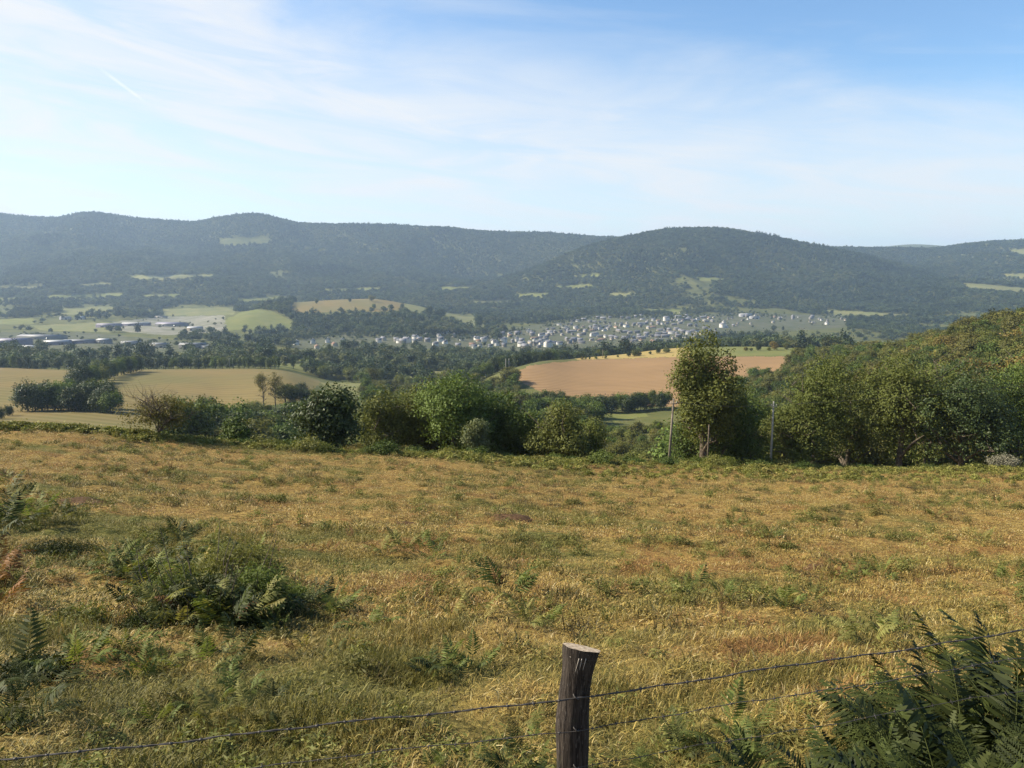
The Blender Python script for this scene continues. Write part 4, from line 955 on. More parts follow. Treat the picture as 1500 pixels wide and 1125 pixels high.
# ------------------------------------------------------------------ fence: post and barbed wire
POST_D = 3.0
def frame_pt(px, py, D): return np.array([float(ucol(px, py)) * D, D, float(slope(py)) * D])
def build_fence():
    rng = np.random.default_rng(3)
    rings = [(1260, 838, 44), (1180, 836, 45), (1125, 838, 46), (1095, 838, 47), (1070, 838, 49), (1050, 838, 48), (1030, 840, 45.5), (1008, 842, 45), (990, 845, 45), (972, 848, 48), (957, 850, 53), (949, 851.5, 55.5)]
    k = 40; V = []; base = frame_pt(842, 1010, POST_D)
    z_foot = float(meadow_z(base[0], POST_D)) - 0.3
    for py, pxc, wd in rings:
        c = frame_pt(pxc, py, POST_D); sc = POST_D / F_PX / (CT + (H_PX/2 - py) / F_PX * ST); r = wd / 2 * sc
        for j in range(k):
            a = 2 * math.pi * j / k
            rr = r * (1 + 0.035 * math.sin(3 * a + 1.0) + 0.02 * math.sin(7 * a + 0.3 * py / 50) + 0.02 * (rng.random() - .5))
            z = c[2]
            if py == 949: z += -0.016 * math.cos(a) - 0.024 * math.sin(a)                 # slanting saw cut
            if py == 957: z += -0.008 * math.cos(a) - 0.016 * math.sin(a)
            V.append((c[0] + rr * math.cos(a), POST_D + rr * 0.95 * math.sin(a), z))
    n = len(rings); mb = MB()
    F = [[i * k + j, i * k + (j + 1) % k, (i + 1) * k + (j + 1) % k, (i + 1) * k + j] for i in range(n - 1) for j in range(k)]
    V = np.array(V); V[:k, 2] = min(z_foot, V[0, 2])
    mb.add(V, F)
    m, t, out = new_mat('weathered_wood')
    tc = t.new('ShaderNodeTexCoord'); mp = t.new('ShaderNodeMapping'); mp.inputs['Scale'].default_value = (1, 1, 0.07); t.l.new(tc.outputs['Object'], mp.inputs[0])
    n1 = t.noise(mp.outputs[0], 90, 5, 0.65, 0.4); n2 = t.noise(tc.outputs['Object'], 14, 4, 0.6); n3 = t.noise(mp.outputs[0], 240, 3, 0.6)
    c = t.mix(t.ramp(n1, 0.35, 0.7), (0.018, 0.014, 0.012), (0.070, 0.056, 0.046))
    c = t.mix(t.math('MULTIPLY', t.ramp(n3, 0.62, 0.72), 0.55), c, (0.30, 0.26, 0.22))
    c = t.mix(t.math('MULTIPLY', t.ramp(n2, 0.55, 0.75), 0.4), c, (0.05, 0.05, 0.03))
    principled(t, out, c, 0.9, 0.15, bump(t, t.math('ADD', n1, t.math('MULTIPLY', n3, 0.4)), 0.9, 0.012))
    root = link('fence_post', None, None, (base[0], POST_D, z_foot + 0.3))
    def rel(v): return np.asarray(v) - np.array([base[0], POST_D, z_foot + 0.3])
    mb.V = [rel(v) for v in mb.V]
    link('shaft', mb.mesh('shaft', [m], True), root)
    # saw cut
    top = rel(V[-k:]); cen = top.mean(0)
    capm, t, out = new_mat('saw_cut'); tc = t.new('ShaderNodeTexCoord')
    nn = t.noise(tc.outputs['Object'], 60, 4, 0.6)
    principled(t, out, t.mix(t.ramp(nn, 0.35, 0.7), (0.22, 0.165, 0.115), (0.50, 0.41, 0.30)), 0.9, 0.1, bump(t, nn, 0.6, 0.004))
    mb = MB(); mb.add(np.concatenate([top + (0, 0, 0.0008), [cen + (0, 0, 0.003)]]), [[j, (j + 1) % k, k] for j in range(k)])
    link('cut_top', mb.mesh('cut_top', [capm]), root)
    # pale scores down the front
    mb = MB()
    for x0, x1, y1 in ((846, 838.5, 983), (856, 849, 981), (835, 832.5, 952), (850, 843, 990)):
        P = []
        for f in np.linspace(0, 1, 9):
            py = 952 + (y1 - 952) * f; px = x0 + (x1 - x0) * f; ci = np.interp(-py, [-r[0] for r in rings], [r[1] for r in rings]); wi = np.interp(-py, [-r[0] for r in rings], [r[2] for r in rings])
            dx = (px - ci) / (wi / 2); sc = POST_D / F_PX / (CT + (H_PX/2 - py) / F_PX * ST); rr = wi / 2 * sc
            p = frame_pt(ci, py, POST_D); P.append((p[0] + rr * dx, POST_D - rr * 0.95 * math.sqrt(max(0.02, 1 - dx * dx)) * 1.0 - 0.0005, p[2]))
        mb.tube(rel(np.array(P)), np.linspace(0.0020, 0.0006, 9), 5)
    link('score_mark', mb.mesh('score_mark', [plain('bare_wood', (0.34, 0.30, 0.26), 0.9, 0.1, 0.2, 60)]), root)
    # wires: level lines along the fence; they bend a little at the post
    pl, pr = np.array([-1.82, 2.56]), np.array([2.43, 3.5])
    for wi, (py, lab) in enumerate(((1008, 'top strand of barbed wire crossing before the meadow'), (1054, 'middle strand of barbed wire below the top one'), (1108, 'lowest strand of barbed wire near the grass'))):
        p0 = frame_pt(842, py, POST_D); z0 = p0[2]; front = np.array([p0[0], POST_D - 0.072])
        mb = MB()
        for side, end in ((-1, pl), (1, pr)):
            d = end - front; L = np.linalg.norm(d); d = d / L; L += 3.2
            n = 110; s = np.linspace(0, L, n)
            sag = 0.035 * 4 * (s / (2 * L)) * (1 - s / (2 * L)) + 0.004 * np.sin(s * 5 + wi) + 0.003 * np.sin(s * 13.1 + 2 * wi) + 0.0015 * np.sin(s * 31)
            zz = z0 - sag + (0.012 * s if side > 0 else 0.0)
            C = np.stack([front[0] + d[0] * s, front[1] + d[1] * s, zz], 1)
            for ph in (0, math.pi):
                a = s * 42 + ph; wr = (0.0024, 0.0014, 0.0011)[wi]; o = np.stack([-d[1] * np.cos(a) * wr, d[0] * np.cos(a) * wr, np.sin(a) * wr], 1)
                mb.tube(C + o, wr * 0.92, 5, False)
            for q in np.arange(0.07, L, 0.105):
                c = np.array([np.interp(q, s, C[:, i]) for i in range(3)]); dn = np.array([d[0], d[1], 0])
                for h in range(2):
                    v = np.array([-d[1], d[0], 0]) * rng.normal() + np.array([0, 0, 1.0]) * rng.choice([-1, 1]) + dn * rng.normal() * 0.4
                    v /= np.linalg.norm(v); mb.tube([c - v * 0.011, c, c + v * 0.013], [0.0006, 0.002, 0.0006], 4, False)
                mb.tube([c - dn * 0.006, c + dn * 0.006], wr * 1.9, 6)
        o = link('barbed_wire', mb.mesh('barbed_wire', [M_WIRE], True)); tag(o, lab, 'wire')
        m2 = MB(); c = np.array([front[0], front[1] + 0.004, z0])
        m2.tube(rel(np.array([c + (-0.011, 0.02, 0.010), c + (-0.009, -0.007, 0.008), c + (0.0, -0.010, 0.001), c + (0.009, -0.007, -0.006), c + (0.011, 0.02, -0.008)])), 0.0024, 6)
        link('staple', m2.mesh('staple', [M_WIRE], True), root)
    tag(root, 'dark weathered wooden fence post with flared slanting sawn top', 'fence post')
build_fence()

# ------------------------------------------------------------------ ferns, bushes and weeds of the meadow
def frond_mesh(seed, L, mat, n=15, curl=1.0, coarse=False):
    """a lacy bracken frond: rachis, paired pinnae, each with paired pinnules"""
    rng = np.random.default_rng(seed); mb = MB()
    s = np.linspace(0, 1, 16); ang = R(74) - s ** 1.5 * R(62) * curl
    Y = np.concatenate([[0], np.cumsum(np.cos(ang[:-1]))]) * L / 15; Z = np.concatenate([[0], np.cumsum(np.sin(ang[:-1]))]) * L / 15
    X = 0.05 * L * np.sin(s * 2 + rng.random() * 6) * s
    P = np.stack([X, Y, Z], 1); mb.tube(P, np.linspace(0.0050, 0.0008, 16) * L / 0.8, 4, False)
    Vq = []; tq = []
    for i in range(n):
        f = 0.40 + 0.60 * (i / n) ** 0.85; c = np.array([np.interp(f, s, P[:, q]) for q in range(3)]); a = np.interp(f, s, ang)
        fw = np.array([0, math.cos(a), math.sin(a)]); up = np.array([0, -math.sin(a), math.cos(a)])
        g0 = (f - 0.40) / 0.60
        ln = L * 0.27 * (1 - g0) ** 0.8 * (0.55 + 0.45 * min(1, g0 * 6)) * rng.uniform(0.8, 1.12) + 0.012
        for sd in (-1, 1):
            if rng.random() < 0.05: continue
            dr = np.array([sd * 0.86, 0, 0]) + fw * rng.uniform(0.35, 0.6) + up * rng.uniform(-0.35, 0.12); dr /= np.linalg.norm(dr)
            sidev = np.cross(dr, up + np.array([rng.normal() * .3, 0, 0])); sidev /= np.linalg.norm(sidev)
            t0 = rng.random() * 0.6
            if coarse:
                w = 0.017 if n < 15 else 0.0115; mid = c + dr * ln * 0.4 - up * ln * 0.05
                Vq += [c, mid + sidev * w, c + dr * ln * 1.1 - up * ln * 0.25, mid - sidev * w]; tq += [t0 + 0.4 * rng.random()] * 4
                continue
            m = max(4, int(ln / 0.014)); hw = min(ln * 0.27, 0.034)
            for k in range(m):
                g = (k + 0.5) / m; b = c + dr * ln * g - up * ln * 0.25 * g * g
                w = hw * (1 - g) ** 0.7 * (0.5 + 0.5 * min(1, g * 5)) + 0.002
                for q in (-1, 1):
                    tip = b + sidev * q * w + dr * w * 0.55; wd = dr * ln / m * 0.44
                    Vq += [b - wd, b * 0.5 + tip * 0.5 - wd * 0.8, tip, b * 0.5 + tip * 0.5 + wd]; tq += [t0 + 0.4 * rng.random()] * 4
    nv = mb.n; Vq = np.array(Vq); mb.add(Vq, np.arange(len(Vq)).reshape(-1, 4))
    return mb.mesh('frond', [mat], False, np.concatenate([np.full(nv, 0.9), tq]))
M_FERN = foliage('fern_green', (0.040, 0.062, 0.016), (0.150, 0.180, 0.045), (0.14, 0.15, 0.035), transl=0.35, objvar=0.3)
M_FERN_DARK = foliage('fern_dark_green', (0.010, 0.017, 0.004), (0.056, 0.070, 0.017), (0.050, 0.056, 0.015), transl=0.22, objvar=0.3)
M_FERN_RUST = foliage('fern_rust', (0.085, 0.042, 0.015), (0.20, 0.105, 0.035), (0.20, 0.085, 0.028), transl=0.3)
M_FERN_PALE = foliage('fern_yellowing', (0.095, 0.105, 0.026), (0.22, 0.21, 0.065), (0.24, 0.18, 0.06), transl=0.35)
FRONDS = {k: [frond_mesh(40 + i + 10 * j, 0.8, m, 15, (0.8, 1.15, 0.5, 1.5)[i]) for i in range(4)] for j, (k, m) in enumerate((('green', M_FERN), ('dark', M_FERN_DARK), ('rust', M_FERN_RUST), ('pale', M_FERN_PALE)))}
FRONDS_FAR = {k: [frond_mesh(140 + i + 10 * j, 0.8, m, 12, (0.8, 1.15, 0.5, 1.5)[i], True) for i in range(4)] for j, (k, m) in enumerate((('green', M_FERN), ('dark', M_FERN_DARK), ('rust', M_FERN_RUST), ('pale', M_FERN_PALE)))}
FRONDS_NEAR = {k: [frond_mesh(240 + i + 10 * j, 0.8, m, 21, (0.7, 1.2, 0.5, 1.6)[i], True) for i in range(4)] for j, (k, m) in enumerate((('green', M_FERN), ('dark', M_FERN_DARK), ('rust', M_FERN_RUST), ('pale', M_FERN_PALE)))}
def fern(x, y, z, h, kind, seed, label, group=None, n=9):
    rng = np.random.default_rng(seed); root = link('fern', None, None, (x, y, z)); s = h / 0.62
    for i in range(n):
        kk = kind if rng.random() > .09 else ('rust' if rng.random() < .15 and y > 6 else 'pale' if kind != 'dark' else 'dark')
        f = link('frond', ((FRONDS if rng.random() < .3 else FRONDS_NEAR) if y < 5.5 else FRONDS_FAR)[kk][rng.integers(4)], root); a = i * 6.283 / n + rng.normal() * 0.25
        f.rotation_euler = (rng.uniform(-0.65, 0.30), rng.normal() * 0.35, a); k = s * rng.uniform(0.6, 1.12); f.scale = (k, k, k)
        f.location = (rng.normal() * 0.04, rng.normal() * 0.04, -0.02)
    tag(root, label, 'fern', group); return root
def at_row(px, py):
    """meadow point seen at a frame position"""
    s = float(slope(py)); u = float(ucol(px, py)); D = np.linspace(2.2, 90, 4000)
    k = np.nonzero(meadow_z(u * D, D) >= s * D)[0]
    d = D[k[0]] if len(k) else 60.0
    return u * d, d, float(meadow_z(u * d, d))
def build_ferns():
    rng = np.random.default_rng(12)
    n = 0
    for px, D, h in ((1235, 3.55, .62), (1290, 3.9, .68), (1330, 3.35, .72), (1385, 3.7, .80), (1430, 3.3, .82), (1470, 3.8, .88), (1520, 3.4, .9), (1570, 3.8, .9), (1360, 4.2, .66), (1440, 4.3, .80),
                     (1255, 3.15, .55), (1310, 2.95, .60), (1400, 2.95, .66), (1490, 3.0, .75), (1275, 3.7, .55), (1345, 3.9, .7), (1415, 3.55, .8), (1455, 3.45, .8), (1230, 3.25, .5), (1370, 3.1, .65), (1440, 3.1, .7), (1340, 2.8, .5), (1410, 2.75, .55), (1620, 3.3, .8), (1500, 4.3, .85), (1200, 3.4, .45), (1560, 3.6, .8)):
        u = ucol(px, 1040); x, y = u * D, D; n += 1
        fern(x, y, float(meadow_z(x, y)), h * (.60 + .22 * float(sstep(1280, 1420, px))), 'dark', 100 + n, 'tall dark bracken fern of the thicket at the lower right corner', 'tall bracken at the lower right', 17)
    for px, D, h in ((905, 3.55, .22), (960, 3.7, .26), (1030, 3.6, .28), (1090, 3.8, .33), (1140, 3.6, .38), (1080, 4.3, .34), (1010, 4.2, .3), (780, 4.4, .25), (745, 3.9, .24), (660, 4.0, .2)):
        u = ucol(px, 1100); x, y = u * D, D; n += 1
        fern(x, y, float(meadow_z(x, y)), h, 'green' if n % 2 else 'dark', 100 + n, 'low green fern in the grass along the fence', 'low ferns along the fence', 8)
    for px, py, h, k in ((590, 812, .5, 'pale'), (615, 805, .5, 'green'), (560, 815, .4, 'pale'), (640, 818, .4, 'green'), (735, 880, .55, 'green'), (700, 905, .35, 'pale'), (1255, 850, .45, 'green'), (1290, 852, .42, 'green'), (1230, 846, .3, 'pale'),
                         (1150, 893, .38, 'green'), (1190, 893, .36, 'pale'), (1275, 945, .36, 'pale'), (1300, 938, .3, 'green'), (640, 992, .32, 'dark'), (660, 990, .3, 'green'), (690, 985, .25, 'green'), (770, 920, .3, 'pale'), (800, 918, .3, 'green'), (660, 915, .3, 'pale'), (545, 930, .34, 'green'),
                         (1010, 870, .4, 'green'), (980, 850, .35, 'pale'), (1060, 880, .35, 'green'), (1075, 775, .5, 'green'), (1095, 775, .5, 'pale'), (1130, 790, .45, 'green'), (1265, 730, .7, 'pale'), (1280, 735, .6, 'green'), (1370, 760, .5, 'green'), (940, 790, .4, 'pale'), (1460, 740, .6, 'green'), (1440, 800, .45, 'pale'), (1480, 860, .35, 'green'), (860, 770, .4, 'pale'),
                         (340, 975, .4, 'dark'), (310, 985, .35, 'green'), (60, 1060, .4, 'dark'), (20, 1020, .5, 'dark'), (120, 985, .4, 'green'), (180, 960, .38, 'green'), (470, 900, .45, 'dark'), (500, 905, .4, 'green'), (440, 905, .4, 'dark')):
        x, y, z = at_row(px, py); n += 1
        fern(x, y, z, h * 1.05, k, 100 + n, 'small %s bracken fern growing out of the dry meadow' % ('yellowing' if k == 'pale' else 'green'), 'small %s bracken in the meadow' % ('yellowing' if k == 'pale' else 'green'), 10)
    for px, py, h, k in ((8, 760, .9, 'pale'), (30, 765, .9, 'green'), (55, 770, .7, 'green'), (20, 740, .9, 'dark'), (75, 770, .6, 'pale'), (0, 790, .8, 'dark'), (45, 745, .8, 'pale'), (90, 760, .55, 'dark'), (-30, 770, 1.0, 'green'), (15, 720, .8, 'pale')):
        x, y, z = at_row(px, py); n += 1
        fern(x, y, z, h, k, 100 + n, 'bracken fern of the clump at the left edge of the meadow', 'bracken clump at the left edge', 9)
    for px, py, h in ((2, 862, .55), (-15, 850, .6), (8, 900, .5), (480, 810, .28), (455, 806, .25)):
        x, y, z = at_row(px, py); n += 1
        fern(x, y, z, h, 'rust', 100 + n, 'rust brown dead bracken ' + ('at the left edge below the fern clump' if px < 100 else 'lying in the open meadow'), 'dead bracken at left' if px < 100 else 'dead bracken in the open', 8)
build_ferns()

def build_bush():
    rng = np.random.default_rng(8); x, y, z = at_row(290, 905)
    for i in range(52):                                   # bracken running out from the patch over the lower left
        px, py = rng.uniform(-20, 500), 815 + 270 * rng.random() ** 1.3
        fx, fy, fz = at_row(px, py)
        fern(fx, fy, fz, rng.uniform(.14, .30), ['green', 'dark', 'green', 'pale'][i % 4], 900 + i, 'small low fern among the rough green growth at lower left', 'small ferns at the lower left', 8)
    root = link('bush', None, None, (x, y, z))
    for i, (dx, dy, w, h, n) in enumerate(((0, 0.1, 1.0, .42, 12000), (-0.45, 0.6, 1.1, .34, 10000), (0.55, 0.45, .8, .46, 9000), (0.1, 1.1, 1.3, .52, 12000), (-.5, -.2, .7, .20, 5000), (.6, -.2, .6, .24, 5000))):
        V, F, T = crown_arrays(rng, 0.02, h, w / 2, n, 0.055, 'vase', 26, 0.6, 2.2, 0.24)
        lm = [M_FERN_DARK, M_FERN, M_FERN, M_FERN_PALE, M_FERN_DARK, M_FERN_DARK][i]
        o = link('foliage', mesh_of('foliage', V * np.array([1, 1, 1]), F, [lm], T), root, (dx, dy, -0.02))
    mb = MB()
    for i in range(36):
        a = rng.uniform(0, 6.28); r = rng.random() ** 0.5 * 1.0; b = np.array([math.cos(a) * r * 0.7, math.sin(a) * r * 0.6 + 0.2, 0]); hh = rng.uniform(0.35, 0.85)
        e = b + np.array([math.cos(a) * 0.3 + rng.normal() * .08, math.sin(a) * 0.3 + rng.normal() * .08, hh]); mb.tube([b - (0, 0, .05), .5 * (b + e) + rng.normal(size=3) * .04, e], [.008, .006, .002], 4, False)
    link('stem', mb.mesh('stem', [M_BARK]), root)
    tag(root, 'large dark green scrubby bush swelling out of the meadow at left', 'bush')
    PT = [(150, 838), (175, 815), (215, 795), (285, 778), (330, 800), (380, 835), (420, 875), (410, 915), (340, 940), (250, 935), (190, 905), (150, 870)]; c = 0
    while c < 62:
        px, py = rng.uniform(140, 430), rng.uniform(775, 945)
        if not in_poly(np.array([px]), np.array([py]), PT)[0]: continue
        fx, fy, fz = at_row(px, py); i = c; c += 1; core = 1 - min(1.0, math.hypot((px - 300) / 140, (py - 870) / 85))
        fern(fx, fy, fz, 0.30 + 0.24 * core + 0.20 * rng.random(), ['green', 'dark', 'green', 'pale', 'dark'][i % 5], 700 + i, 'fern of the ragged bracken patch around the large dark bush at left', 'bracken patch around the dark bush', 9)
    # low mounds of rough growth left and below the bush
    for i, (px, py, w, h, lm) in enumerate(((75, 815, 1.6, .36, M_FERN_DARK), (215, 880, 0.9, .25, M_FERN_PALE), (45, 990, .7, .2, M_FERN_DARK), (430, 880, .7, .25, M_FERN))):
        xx, yy, zz = at_row(px, py); V, F, T = crown_arrays(rng, 0.0, h, w / 2, 12000, 0.050, 'round', 16, 0.6, 2.2, 0.25)
        o = link('low_bush', mesh_of('low_bush', V, F, [lm], T), None, (xx, yy, zz - .05))
        tag(o, ['dark low bush below the fern clump at the left edge', 'yellowish low bush left of the large dark bush', 'dark low bush at the lower left by the wire', 'small green bush right of the large dark bush'][i], 'bush')
build_bush()

def weed_kind(seed, mat):
    rng = np.random.default_rng(seed); mb = MB(); tone = []
    Q = []
    for i in range(rng.integers(3, 6)):
        a = rng.uniform(0, 6.28); h = rng.uniform(0.5, 1.0); ln = rng.uniform(0.05, 0.28)
        b = np.array([rng.normal() * .03, rng.normal() * .03, -0.03]); e = b + (math.cos(a) * ln, math.sin(a) * ln, h); m = .5 * (b + e) + np.array([0, 0, .05])
        mb.tube([b, m, e], [.009, .006, .002], 4, False)
        for k in range(24):
            f = rng.uniform(0.1, 1.0); p = b + (e - b) * f; d = rand_dirs(rng, 1)[0]; d[2] = abs(d[2]) * .7 + .1; L = rng.uniform(.06, .16) * (1.2 - f * .6)
            sdv = np.cross(d, [0, 0, 1.0]); sdv /= np.linalg.norm(sdv) + 1e-6; w = L * .16
            Q.append(np.array([p, p + d * L * .5 + sdv * w, p + d * L - (0, 0, L * .2), p + d * L * .5 - sdv * w]))
    n0 = mb.n; Qv = np.concatenate(Q); mb.add(Qv, np.arange(len(Qv)).reshape(-1, 4))
    return mb.mesh('weed', [mat], False, np.concatenate([np.full(n0, .3), np.repeat(rng.random(len(Q)), 4)]))
M_WEED_D = foliage('weed_dark', (0.05, 0.048, 0.018), (0.13, 0.11, 0.04), (0.14, 0.08, 0.03), transl=0.25)
M_WEED_B = foliage('weed_brown', (0.10, 0.055, 0.025), (0.22, 0.13, 0.055), (0.15, 0.1, 0.04), transl=0.25)
WEEDS = [weed_kind(60 + i, [M_FERN, M_WEED_D, M_WEED_B, M_FERN_PALE][i % 4]) for i in range(8)]
def build_weeds():
    rng = np.random.default_rng(19)
    fixed = [(1066, 770, .75, 1), (440, 768, .75, 0), (250, 688, .8, 2), (213, 695, .6, 2), (735, 868, .7, 1), (760, 860, .7, 0), (953, 728, .7, 2), (1125, 800, .6, 1), (1255, 775, .55, 2), (1030, 830, .45, 3), (585, 800, .5, 0), (515, 790, .6, 2), (1010, 785, .4, 1), (1190, 760, .5, 0),
             (1060, 905, .35, 2), (865, 830, .35, 3), (1075, 985, .3, 2), (1215, 980, .3, 2), (1080, 1075, .3, 0), (890, 910, .35, 0), (1370, 720, .7, 3), (1330, 705, .7, 1), (1300, 700, .7, 0), (1440, 700, .6, 1), (980, 700, .6, 1), (1420, 770, .5, 3), (350, 735, .5, 0), (300, 730, .5, 1), (660, 740, .5, 3)]
    for _ in range(60):
        fixed.append((rng.uniform(300, 1500), 690 + 230 * rng.random() ** 1.6, rng.uniform(.25, .5), int(rng.integers(0, 4))))
    for i, (px, py, h, k) in enumerate(fixed):
        x, y, z = at_row(px, py); o = link('weed', WEEDS[k + 4 * (i % 2)], None, (x, y, z)); o.scale = (h * 1.2, h * 1.2, h); o.rotation_euler = (0, 0, i * 1.1)
        tag(o, ['green leafy weed standing in the dry meadow', 'dark olive weed with thin stems in the dry meadow', 'brown dried weed standing in the dry meadow', 'yellowing weed with narrow leaves in the dry meadow'][k], 'weed', ['green', 'olive', 'brown', 'yellowing'][k] + ' weeds in the meadow')
    # bare dark scrapes of soil
    soil = plain('dark_soil', (0.075, 0.045, 0.025), 0.95, 0.05, 0.4, 12)
    for i, (px, py, w) in enumerate(((593, 770, .55), (752, 760, .7), (100, 740, 1.3), (1200, 833, .3), (240, 702, .4), (735, 757, .4))):
        x, y, z = at_row(px, py); a = np.linspace(0, 6.283, 17)[:-1]; mb = MB(); rings = []
        for r, hh in ((1, -.05), (.8, .04), (.5, .10), (.2, .13)):
            rr = w * r * (1 + .25 * (rng.random(16) - .5)); rings.append(np.stack([np.cos(a) * rr, np.sin(a) * rr * .7, hh * .7 + .05 * (rng.random(16) - .5)], 1))
        V = np.concatenate(rings + [np.array([[0, 0, .09]])]); F4 = [[q * 16 + j, q * 16 + (j + 1) % 16, q * 16 + 16 + (j + 1) % 16, q * 16 + 16 + j] for q in range(3) for j in range(16)]
        mb.add(V, F4); mb.F3.append(np.array([[48 + j, 48 + (j + 1) % 16, 64] for j in range(16)]))
        o = link('soil_mound', mb.mesh('soil_mound', [soil], True), None, (x, y, z)); tag(o, ['dark molehill in the meadow left of centre', 'wide dark soil mound in the open centre of the meadow', 'long dark soil bank beside the left fern clump', 'small dark molehill at the right of the meadow', 'brown molehill under the dried weed at left', 'smaller dark mound touching the wide central one'][i], 'mound')
    for i, (px, py, s, lab) in enumerate(((178, 640, .35, 'pale stone on the meadow brow at left'), (765, 824, .10, 'white stone in the middle of the meadow'), (812, 1056, .03, 'white pebble against the fence post'))):
        if i == 2: continue
        x, y, z = at_row(px, py); mb = MB(); d = rand_dirs(rng, 1)
        P = np.array([(0, 0, -.3), (0, 0, .1), (.02, 0, .45), (0, 0, .7)]) * s; mb.tube(P, np.array([.5, .6, .5, .2]) * s, 9, True, .25, rng)
        o = link('stone', mb.mesh('stone', [plain('pale_stone', (.36, .32, .26), .9, .1, .15, 9)], True), None, (x, y, z)); tag(o, lab, 'stone')
build_weeds()

# low brambles at the foot of the brow trees
def build_brambles():
    rng = np.random.default_rng(23); shp = []
    for i in range(3):
        V, F, T = crown_arrays(np.random.default_rng(70 + i), 0.0, 1.5, 1.4, 2200, 0.16, 'round', 14, .4, .8); shp.append(mesh_of('bramble', V, F, [[M_LEAF, M_FERN_PALE, M_FERN][i]], T))
    for i, (px, dd, h) in enumerate([(p, rng.uniform(0, 5), rng.uniform(.8, 1.7)) for p in np.linspace(885, 1260, 24)] + [(p, rng.uniform(0, 4), rng.uniform(.7, 1.2)) for p in np.linspace(1270, 1520, 15)] + [(p, rng.uniform(-1, 4), rng.uniform(.6, 1.5)) for p in np.linspace(360, 880, 24)]):
        u = ucol(px, 670); D = float(edge_d(u)) + dd; x, y = u * D, D; o = link('bramble', shp[i % 3], None, (x, y, float(ground_z(x, y)) - .1)); o.scale = (h / 1.3, h / 1.3, h / 1.5); o.rotation_euler = (0, 0, i * 1.9)
        tag(o, 'low leafy bramble under the trees along the meadow brow', 'bramble', 'brambles along the brow')
    x, y, z = at(1470, 90); V, F, T = crown_arrays(rng, 0.0, 2.0, 1.9, 2600, .17, 'round', 14, .4, .8)
    o = link('flowering_bush', mesh_of('flowering_bush', V, F, [foliage('leaf_whitish', (.13, .125, .08), (.30, .28, .21), transl=.2)], T), None, (x, y, z)); tag(o, 'whitish bush in front of the dark trees at far right', 'bush')
build_brambles()

# ------------------------------------------------------------------ the meadow's grass and the bracken on its brow
def clump_mesh(seed, n, hgt, spread, wid, flat, mat):
    rng = np.random.default_rng(seed); V = []; F3 = []; F4 = []; T = []
    a = rng.uniform(0, 6.283, n); r = spread * rng.random(n) ** 0.5; bx, by = np.cos(a) * r, np.sin(a) * r
    h = rng.uniform(0, 6.283, n); fl = np.where(rng.random(n) < flat, rng.uniform(0.9, 1.5, n), rng.uniform(0.15, 0.8, n)); L = hgt * (0.5 + 0.8 * rng.random(n)); w = wid * (0.6 + 0.8 * rng.random(n))
    dx, dy = np.cos(h), np.sin(h); sx, sy = -dy, dx
    p0 = np.stack([bx, by, np.full(n, -0.02)], 1)
    p1 = p0 + np.stack([dx * np.sin(fl * .6), dy * np.sin(fl * .6), np.cos(fl * .6)], 1) * (L * .55)[:, None]
    p2 = p1 + np.stack([dx * np.sin(fl * 1.25), dy * np.sin(fl * 1.25), np.cos(fl * 1.25) * .9], 1) * (L * .5)[:, None]
    sd = np.stack([sx, sy, np.zeros(n)], 1) * (w * .5)[:, None]
    V = np.stack([p0 - sd, p0 + sd, p1 - sd * .85, p1 + sd * .85, p2], 1).reshape(-1, 3); k = np.arange(n)[:, None] * 5
    return mesh_of('grass_clump', V, [k + np.array([[0, 1, 3, 2]]), k + np.array([[2, 3, 4]])], [mat], np.repeat(rng.random(n), 5))
def grass_mat():
    m, t, out = new_mat('grass_blade')
    a = t.new('ShaderNodeAttribute', attribute_name='tone'); b = t.new('ShaderNodeAttribute', attribute_name='tint', attribute_type='INSTANCER')
    straw = t.mix(t.ramp(a.outputs['Fac'], 0, 1, smooth=False), (0.095, 0.062, 0.017), (0.57, 0.415, 0.118))
    straw = t.mix(t.ramp(a.outputs['Fac'], 0.88, 0.92), straw, (0.60, 0.49, 0.25))
    rust = t.mix(t.ramp(a.outputs['Fac'], 0, 1, smooth=False), (0.11, 0.058, 0.020), (0.36, 0.195, 0.062))
    green = t.mix(t.ramp(a.outputs['Fac'], 0, 1, smooth=False), (0.042, 0.046, 0.010), (0.245, 0.215, 0.050))
    c = t.mix(t.ramp(b.outputs['Fac'], -0.3, 0.0, 1.0, 0.0), straw, rust)
    c = t.mix(t.ramp(b.outputs['Fac'], 0.2, 0.75), c, green)
    c = t.mix(t.math('MULTIPLY', t.ramp(b.outputs['Fac'], 1.2, 1.7), 0.8), c, (0.07, 0.048, 0.02))
    d = principled(t, None, c, 0.6, 0.25); tr = t.new('ShaderNodeBsdfTranslucent'); t.l.new(c, tr.inputs[0])
    ms = t.new('ShaderNodeMixShader'); ms.inputs[0].default_value = 0.3; t.l.new(d.outputs[0], ms.inputs[1]); t.l.new(tr.outputs[0], ms.inputs[2]); t.l.new(ms.outputs[0], out.inputs[0])
    return m
M_GRASS = grass_mat()
